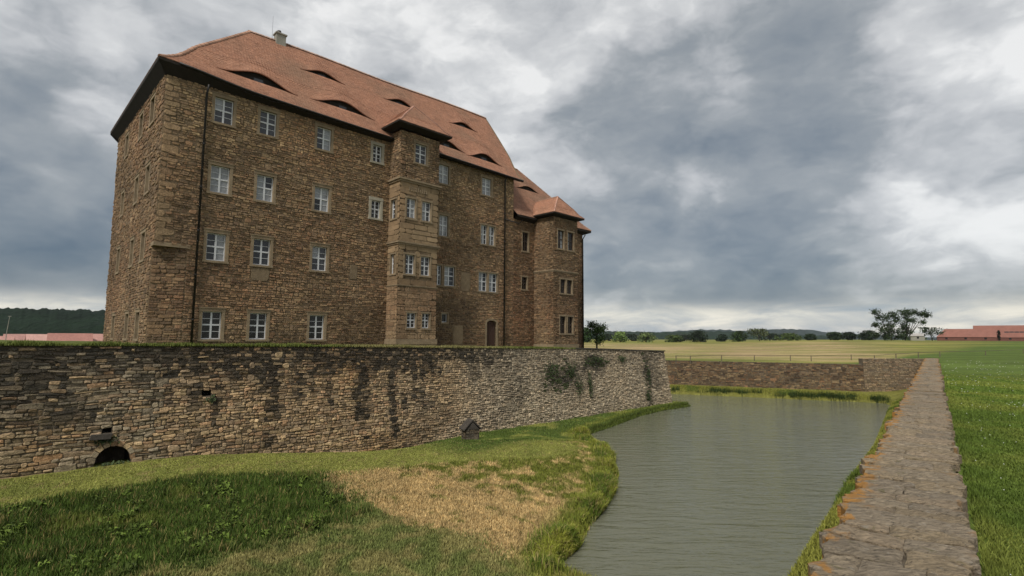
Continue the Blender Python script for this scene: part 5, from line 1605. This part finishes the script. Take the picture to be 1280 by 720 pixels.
# young tree on the bastion
d = ray(746, 437); kk = (st2w(44, 0) @ E_ * 0 + 59) / d[1]; tx_, ty_ = d[0] * kk, d[1] * kk; sT = float(w2st(tx_, ty_)[0])
tree('young_tree', 'small dense young tree standing on the wall terrace beside the castle', (tx_, ty_, float(terrace_z(sT))), 3.2, 2.0, (.035, .062, .016), .22, 3000, .13, seed=3, spread=.5)
G = 'trees and bushes behind the meadow'
BG = [  # u, distance, height px, width px, colour, name, label, stems, sparse
    (733, 300, 17, 14, (.030, .060, .014), 'bush', 'mid-green bush behind the young tree at the castle corner', 3),
    (775, 330, 12, 22, (.12, .18, .045), 'bush', 'round pale green bush at the meadow edge right of the young tree', 4),
    (809, 340, 11, 26, (.12, .16, .055), 'bush', 'broad pale grey-green bush beside the round pale bush', 4),
    (842, 360, 8, 28, (.065, .095, .028), 'bush', 'low wide olive bush left of the darkest round tree', 4),
    (874, 340, 13, 24, (.014, .026, .010), 'dense_tree', 'darkest dense round tree below the end of the middle hill ridge', 3),
    (903, 380, 8, 14, (.016, .030, .014), 'bush', 'small dark bush right of the darkest round tree', 3),
    (924, 340, 12, 22, (.028, .052, .012), 'dense_tree', 'dark green bushy tree beside the thin pale tree', 3),
    (950, 350, 14, 26, (.075, .090, .035), 'thin_tree', 'thin pale airy tree standing taller than its neighbours', 3),
    (988, 370, 8, 34, (.07, .105, .026), 'bush', 'long low mid-green hedge bush under the far blue ridge', 5),
    (1013, 380, 7, 16, (.020, .036, .014), 'bush', 'small dark bush at the right end of the low hedge', 3),
    (1043, 340, 9, 22, (.026, .044, .016), 'bush', 'dark low bush left of the domed dark bush', 3),
    (1062, 310, 9, 20, (.012, .022, .010), 'bush', 'domed very dark bush left of the two old trees', 4),
    (1086, 290, 11, 26, (.018, .032, .011), 'bush', 'dark bush growing against the two old trees', 4),
    (1166, 280, 15, 24, (.030, .046, .020), 'thin_tree', 'small spindly tree between the old trees and the red barn', 3),
    (1146, 330, 6, 24, (.040, .062, .022), 'bush', 'low bush under the small grey shed', 3),
]
for i, (u, dist, hp, wp, col, nm_, lab, stm) in enumerate(BG):
    p = on_ground(u, dist); k = dist / F
    tree(nm_, lab, p, hp * k * 1.1, wp * k * .8, col, .05 if nm_ == 'bush' else .12, 1700 if 'thin' not in nm_ else 700, k * 1.5, G, stm, 20 + i, 'thin' in nm_, 'bush' if nm_ == 'bush' else 'tree', .62)
# hedgerow trees in the gaps, further off
for i, u in enumerate((760, 792, 858, 965)):
    p = on_ground(u, 470 + 11 * (i % 3)); k = 470 / F
    tree('hedge_tree', 'distant dark tree in the hedge line under the hills', p, 8.5 * k, 26 * k, (.020, .034, .015), .05, 900, 1.1, 'distant hedge trees under the hills', 4, 60 + i, False, 'tree', .6)
# the two old trees
k = 260 / F
sx = lambda cl, u0: [((u - u0) * k * 1.08, (426 - v) * k, r * k) for u, v, r in cl]
tree('old_tree', 'left of two gnarled old trees, ragged crown with foliage down to the ground', on_ground(1113, 260), 26 * k, 20 * k, (.026, .045, .011), .1, 4200, .55, None, 2, 71, True, 'tree', .5,
     clumps=sx([(1098, 391, 3.2), (1102, 397, 3.5), (1109, 397, 5), (1117, 394, 5), (1121, 400, 5), (1113, 405, 6), (1098, 406, 3), (1103, 413, 5), (1111, 415, 6), (1119, 416, 5.5), (1123, 421, 4), (1107, 421, 4), (1096, 419, 3)], 1113))
tree('old_tree', 'right of two gnarled old trees, taller crown with bare twigs reaching out sideways', on_ground(1134, 262), 28 * k, 18 * k, (.026, .045, .011), .1, 3200, .55, None, 2, 78, True, 'tree', .5,
     clumps=sx([(1131, 391, 4.5), (1137, 392, 4.5), (1143, 391, 3.5), (1134, 399, 5), (1140, 400, 3.5), (1132, 408, 4.5), (1136, 414, 4.5), (1131, 420, 4.5), (1150, 393, 2.5), (1157, 391, 3), (1160, 395, 2), (1154, 403, 1.2)], 1134))

# ------------------------------------------------------------------ meadow fence
fence = empty('meadow_fence', (40, 75, 4.2), 0); tag(fence, 'low weathered post-and-rail fence running along the meadow edge behind the far wall', 'fence')
fp = []
for u, v, z in ((845, 451.5, 4.2), (863, 451.5, 4.2), (902, 450.6, 4.2), (943, 450.6, 4.2), (988, 450.6, 4.2), (1014, 450.6, 4.22), (1064, 448.5, 4.35), (1093, 447.5, 4.6), (1120, 447.3, 4.65), (1148, 447.0, 4.7), (1175, 446.5, 4.7), (1232, 444, 4.7), (1279, 441.5, 4.7), (1330, 440, 4.7)):
    p = atz(u, v, z); fp.append(Vector((p[0], p[1], float(gz(np.array([p[0]]), np.array([p[1]]))[0]))))
for p in fp:
    b = MB(); b.tube([p - Vector((40, 75, 4.2)) - Vector((0, 0, .3)), p - Vector((40, 75, 4.2)) + Vector((.02, 0, .86))], [.065, .06], 7); b.build('post', M['fencewood'], fence)
for p, q in zip(fp[:-1], fp[1:]):
    b = MB(); o3 = Vector((40, 75, 4.2 - .8)); dz = Vector((0, 0, random.uniform(-.03, .03)))
    b.tube([p - o3, (p + q) / 2 - o3 + dz, q - o3], [.036] * 3, 6); b.build('rail', M['fencewood'], fence)


# ------------------------------------------------------------------ far buildings
def house(name, label, x, y, z, rz, wid, dep, wall_h, roof_h, rcol, hip=0.0, cat='house', group=None, wins=3, wallc=None):
    r = empty(name, (x, y, z), rz); tag(r, label, cat, group)
    b = MB(); b.box(-wid / 2, wid / 2, -dep / 2, dep / 2, -1, wall_h); b.build('wall', wallc or (M['brickred'] if cat == 'house' and 'farm' in name else M['wallpaint']), r)
    o = .3; hx = hip; V = [(-wid / 2 - o, -dep / 2 - o, wall_h - .05), (wid / 2 + o, -dep / 2 - o, wall_h - .05), (wid / 2 + o, dep / 2 + o, wall_h - .05), (-wid / 2 - o, dep / 2 + o, wall_h - .05), (-wid / 2 - o + hx, 0, wall_h + roof_h), (wid / 2 + o - hx * .0, 0, wall_h + roof_h)]
    rf = obj('roof', V, [(0, 1, 5, 4), (2, 3, 4, 5), (3, 0, 4), (1, 2, 5), (3, 2, 1, 0)], M['farroof'], r, tone=[rcol] * 6)
    for i in range(wins):
        xx = -wid / 2 + wid * (i + .5) / wins; b = MB(); b.box(xx - .5, xx + .5, -dep / 2 - .04, -dep / 2 + .02, wall_h * .4, wall_h * .4 + 1.1); b.build('window', M['glass_dark'], r)
    return r, rf


RED = (.235, .105, .08)
# red-roofed farm at the right
p = on_ground(1207, 285); k = 285 / F
r, rf = house('farm_building', 'long low farm building with hipped red roof at the meadow edge', p[0], p[1], p[2], math.radians(-38), 50 * k * 1.1, 9, 2.0, 12 * k * .85, RED, hip=9 * k)
p = on_ground(1262, 290)
r, rf = house('farm_building', 'taller red-roofed farm building with a strip of skylights and a dark poplar before it', p[0], p[1], p[2], math.radians(-38), 66 * k, 10, 2.0, 17 * k * .9, RED, hip=0.0)
for i in range(5):
    b = MB(); b.box(-2 + i * 2.0, -.2 + i * 2.0, -3.2, -3.1, 4.2, 5.2); ob = b.build('skylight', M['glass'], rf)
    ob.rotation_euler = (0, 0, 0)
p = on_ground(1249.5, 276)
tree('poplar', 'narrow dark poplar in front of the taller red farm roof', p, 13.5 * k, 2.6 * k, (.012, .016, .008), .05, 700, .45, None, 1, 91, False, 'tree', .55)
p = on_ground(1147, 300); house('shed', 'small grey shed with pale roof right of the old trees', p[0], p[1], p[2], math.radians(-30), 6.2, 5, 2.6, 1.4, (.35, .33, .31), wins=1, cat='shed', wallc=M['chimney'])
# roofs of the village beyond the terrace, at the left
PINK = [(.40, .22, .185), (.36, .20, .17), (.46, .27, .23), (.33, .16, .13)]
for i, (u0, u1, vt, dist, lab) in enumerate(((-12, 10, 420.0, 118, 'red-roofed village house behind the thin mast'), (11, 26, 417.5, 122, 'small red-roofed village house just right of the thin mast'), (29, 64, 417.6, 128, 'long village house with greyish red roof above the terrace grass'), (71, 106, 416.6, 116, 'village house with broad pale pink roof above the terrace grass'), (108, 124, 417.2, 121, 'narrow pink-roofed village house next to the castle corner'))):
    um = (u0 + u1) / 2; d = ray(um, vt); p = d * (dist / d[1]); zr = EYE + p[2]; wd = (u1 - u0) / F * dist * 1.15
    house('village_house', lab, float(p[0]), float(p[1]), zr - 5.4, math.radians(40), wd, 6.5, 3.2, 2.2, PINK[i % 4], hip=0.0, wins=2)
d = ray(10, 395); p = d * (105 / d[1]); b = MB(); zt = EYE + p[2]; b.tube([(0, 0, 0), (0, 0, 3), (.35, 0, zt - 4.2)], [.09, .07, .04], 7); b.box(.1, .6, -.1, .1, zt - 4.3, zt - 4.2)
o = b.build('mast', M['chimney']); o.location = (p[0], p[1], 4.2); tag(o, 'thin pale leaning mast among the village roofs', 'mast')


# ------------------------------------------------------------------ hills
def hill(name, prof, dist, depth, col, rough_amp, foot=4.0, step=6.0):
    us_ = np.arange(prof[0][0], prof[-1][0] + .1, step); vs__ = np.interp(us_, [q[0] for q in prof], [q[1] for q in prof])
    n = len(us_); rows = 9; V = []; T = []
    for i in range(n):
        d = ray(us_[i], vs__[i]); d = d / d[1]
        for j in range(rows):
            f = j / (rows - 1); dd = dist + depth * (f - .5); hh = math.sin(math.pi * min(1, f * 1.0)) ** .8 if f <= .5 else math.sin(math.pi * f) ** .8
            pk = EYE + d[2] * dist; x_ = d[0] * dd; y_ = dd
            z_ = foot + (pk - foot) * hh + rough_amp * hh * (nz(x_ * .9 / rough_amp / 3, y_ * .9 / rough_amp / 3, 2) + .6 * nz(x_ / rough_amp * .8, y_ / rough_amp * .8, 5)) - (1 - hh) * 3
            V.append((x_, y_, z_))
    idx = np.arange(n * rows).reshape(n, rows); T = np.stack([idx[:-1, :-1], idx[1:, :-1], idx[1:, 1:], idx[:-1, 1:]], -1).reshape(-1, 4)
    c = np.array(col); tone = c * np.array([1 + .3 * nz(q[0] * .02, q[1] * .02, q[2] * .05) for q in V])[:, None]
    o = npobj(name, V, T, M['hill'], tone=tone); tag(o, kind='structure'); return o


hill('wooded_hill', [(-420, 388), (-60, 384), (20, 385.5), (70, 387), (130, 388), (210, 392), (330, 400), (420, 417)], 560, 260, (.008, .016, .008), 3.0, step=1.5)
hill('middle_ridge', [(640, 416), (735, 414), (790, 414.5), (830, 415.5), (870, 414.5), (905, 414.5), (960, 416), (1010, 419), (1060, 421)], 1500, 600, (.018, .032, .018), 5, step=3)
hill('far_ridge', [(780, 421), (830, 415), (870, 412.5), (900, 412.2), (930, 413.5), (960, 411.5), (990, 411.3), (1015, 412.5), (1040, 416), (1080, 418), (1150, 421.5), (1240, 423), (1330, 424)], 3600, 1400, (.022, .034, .026), 8, step=4)

# ------------------------------------------------------------------ haze
hb = MB(); hb.box(-4500, 4500, -80, 6200, -2.5, 130)
hz_m = bpy.data.materials.new('thin_haze'); hz_m.use_nodes = True; t_ = hz_m.node_tree
t_.nodes.remove(t_.nodes['Principled BSDF']); vol = t_.nodes.new('ShaderNodeVolumePrincipled'); vol.inputs['Color'].default_value = (.78, .86, 1, 1); vol.inputs['Density'].default_value = .000045
t_.links.new(vol.outputs[0], t_.nodes['Material Output'].inputs['Volume'])
ho = hb.build('haze', hz_m); tag(ho, kind='stuff')
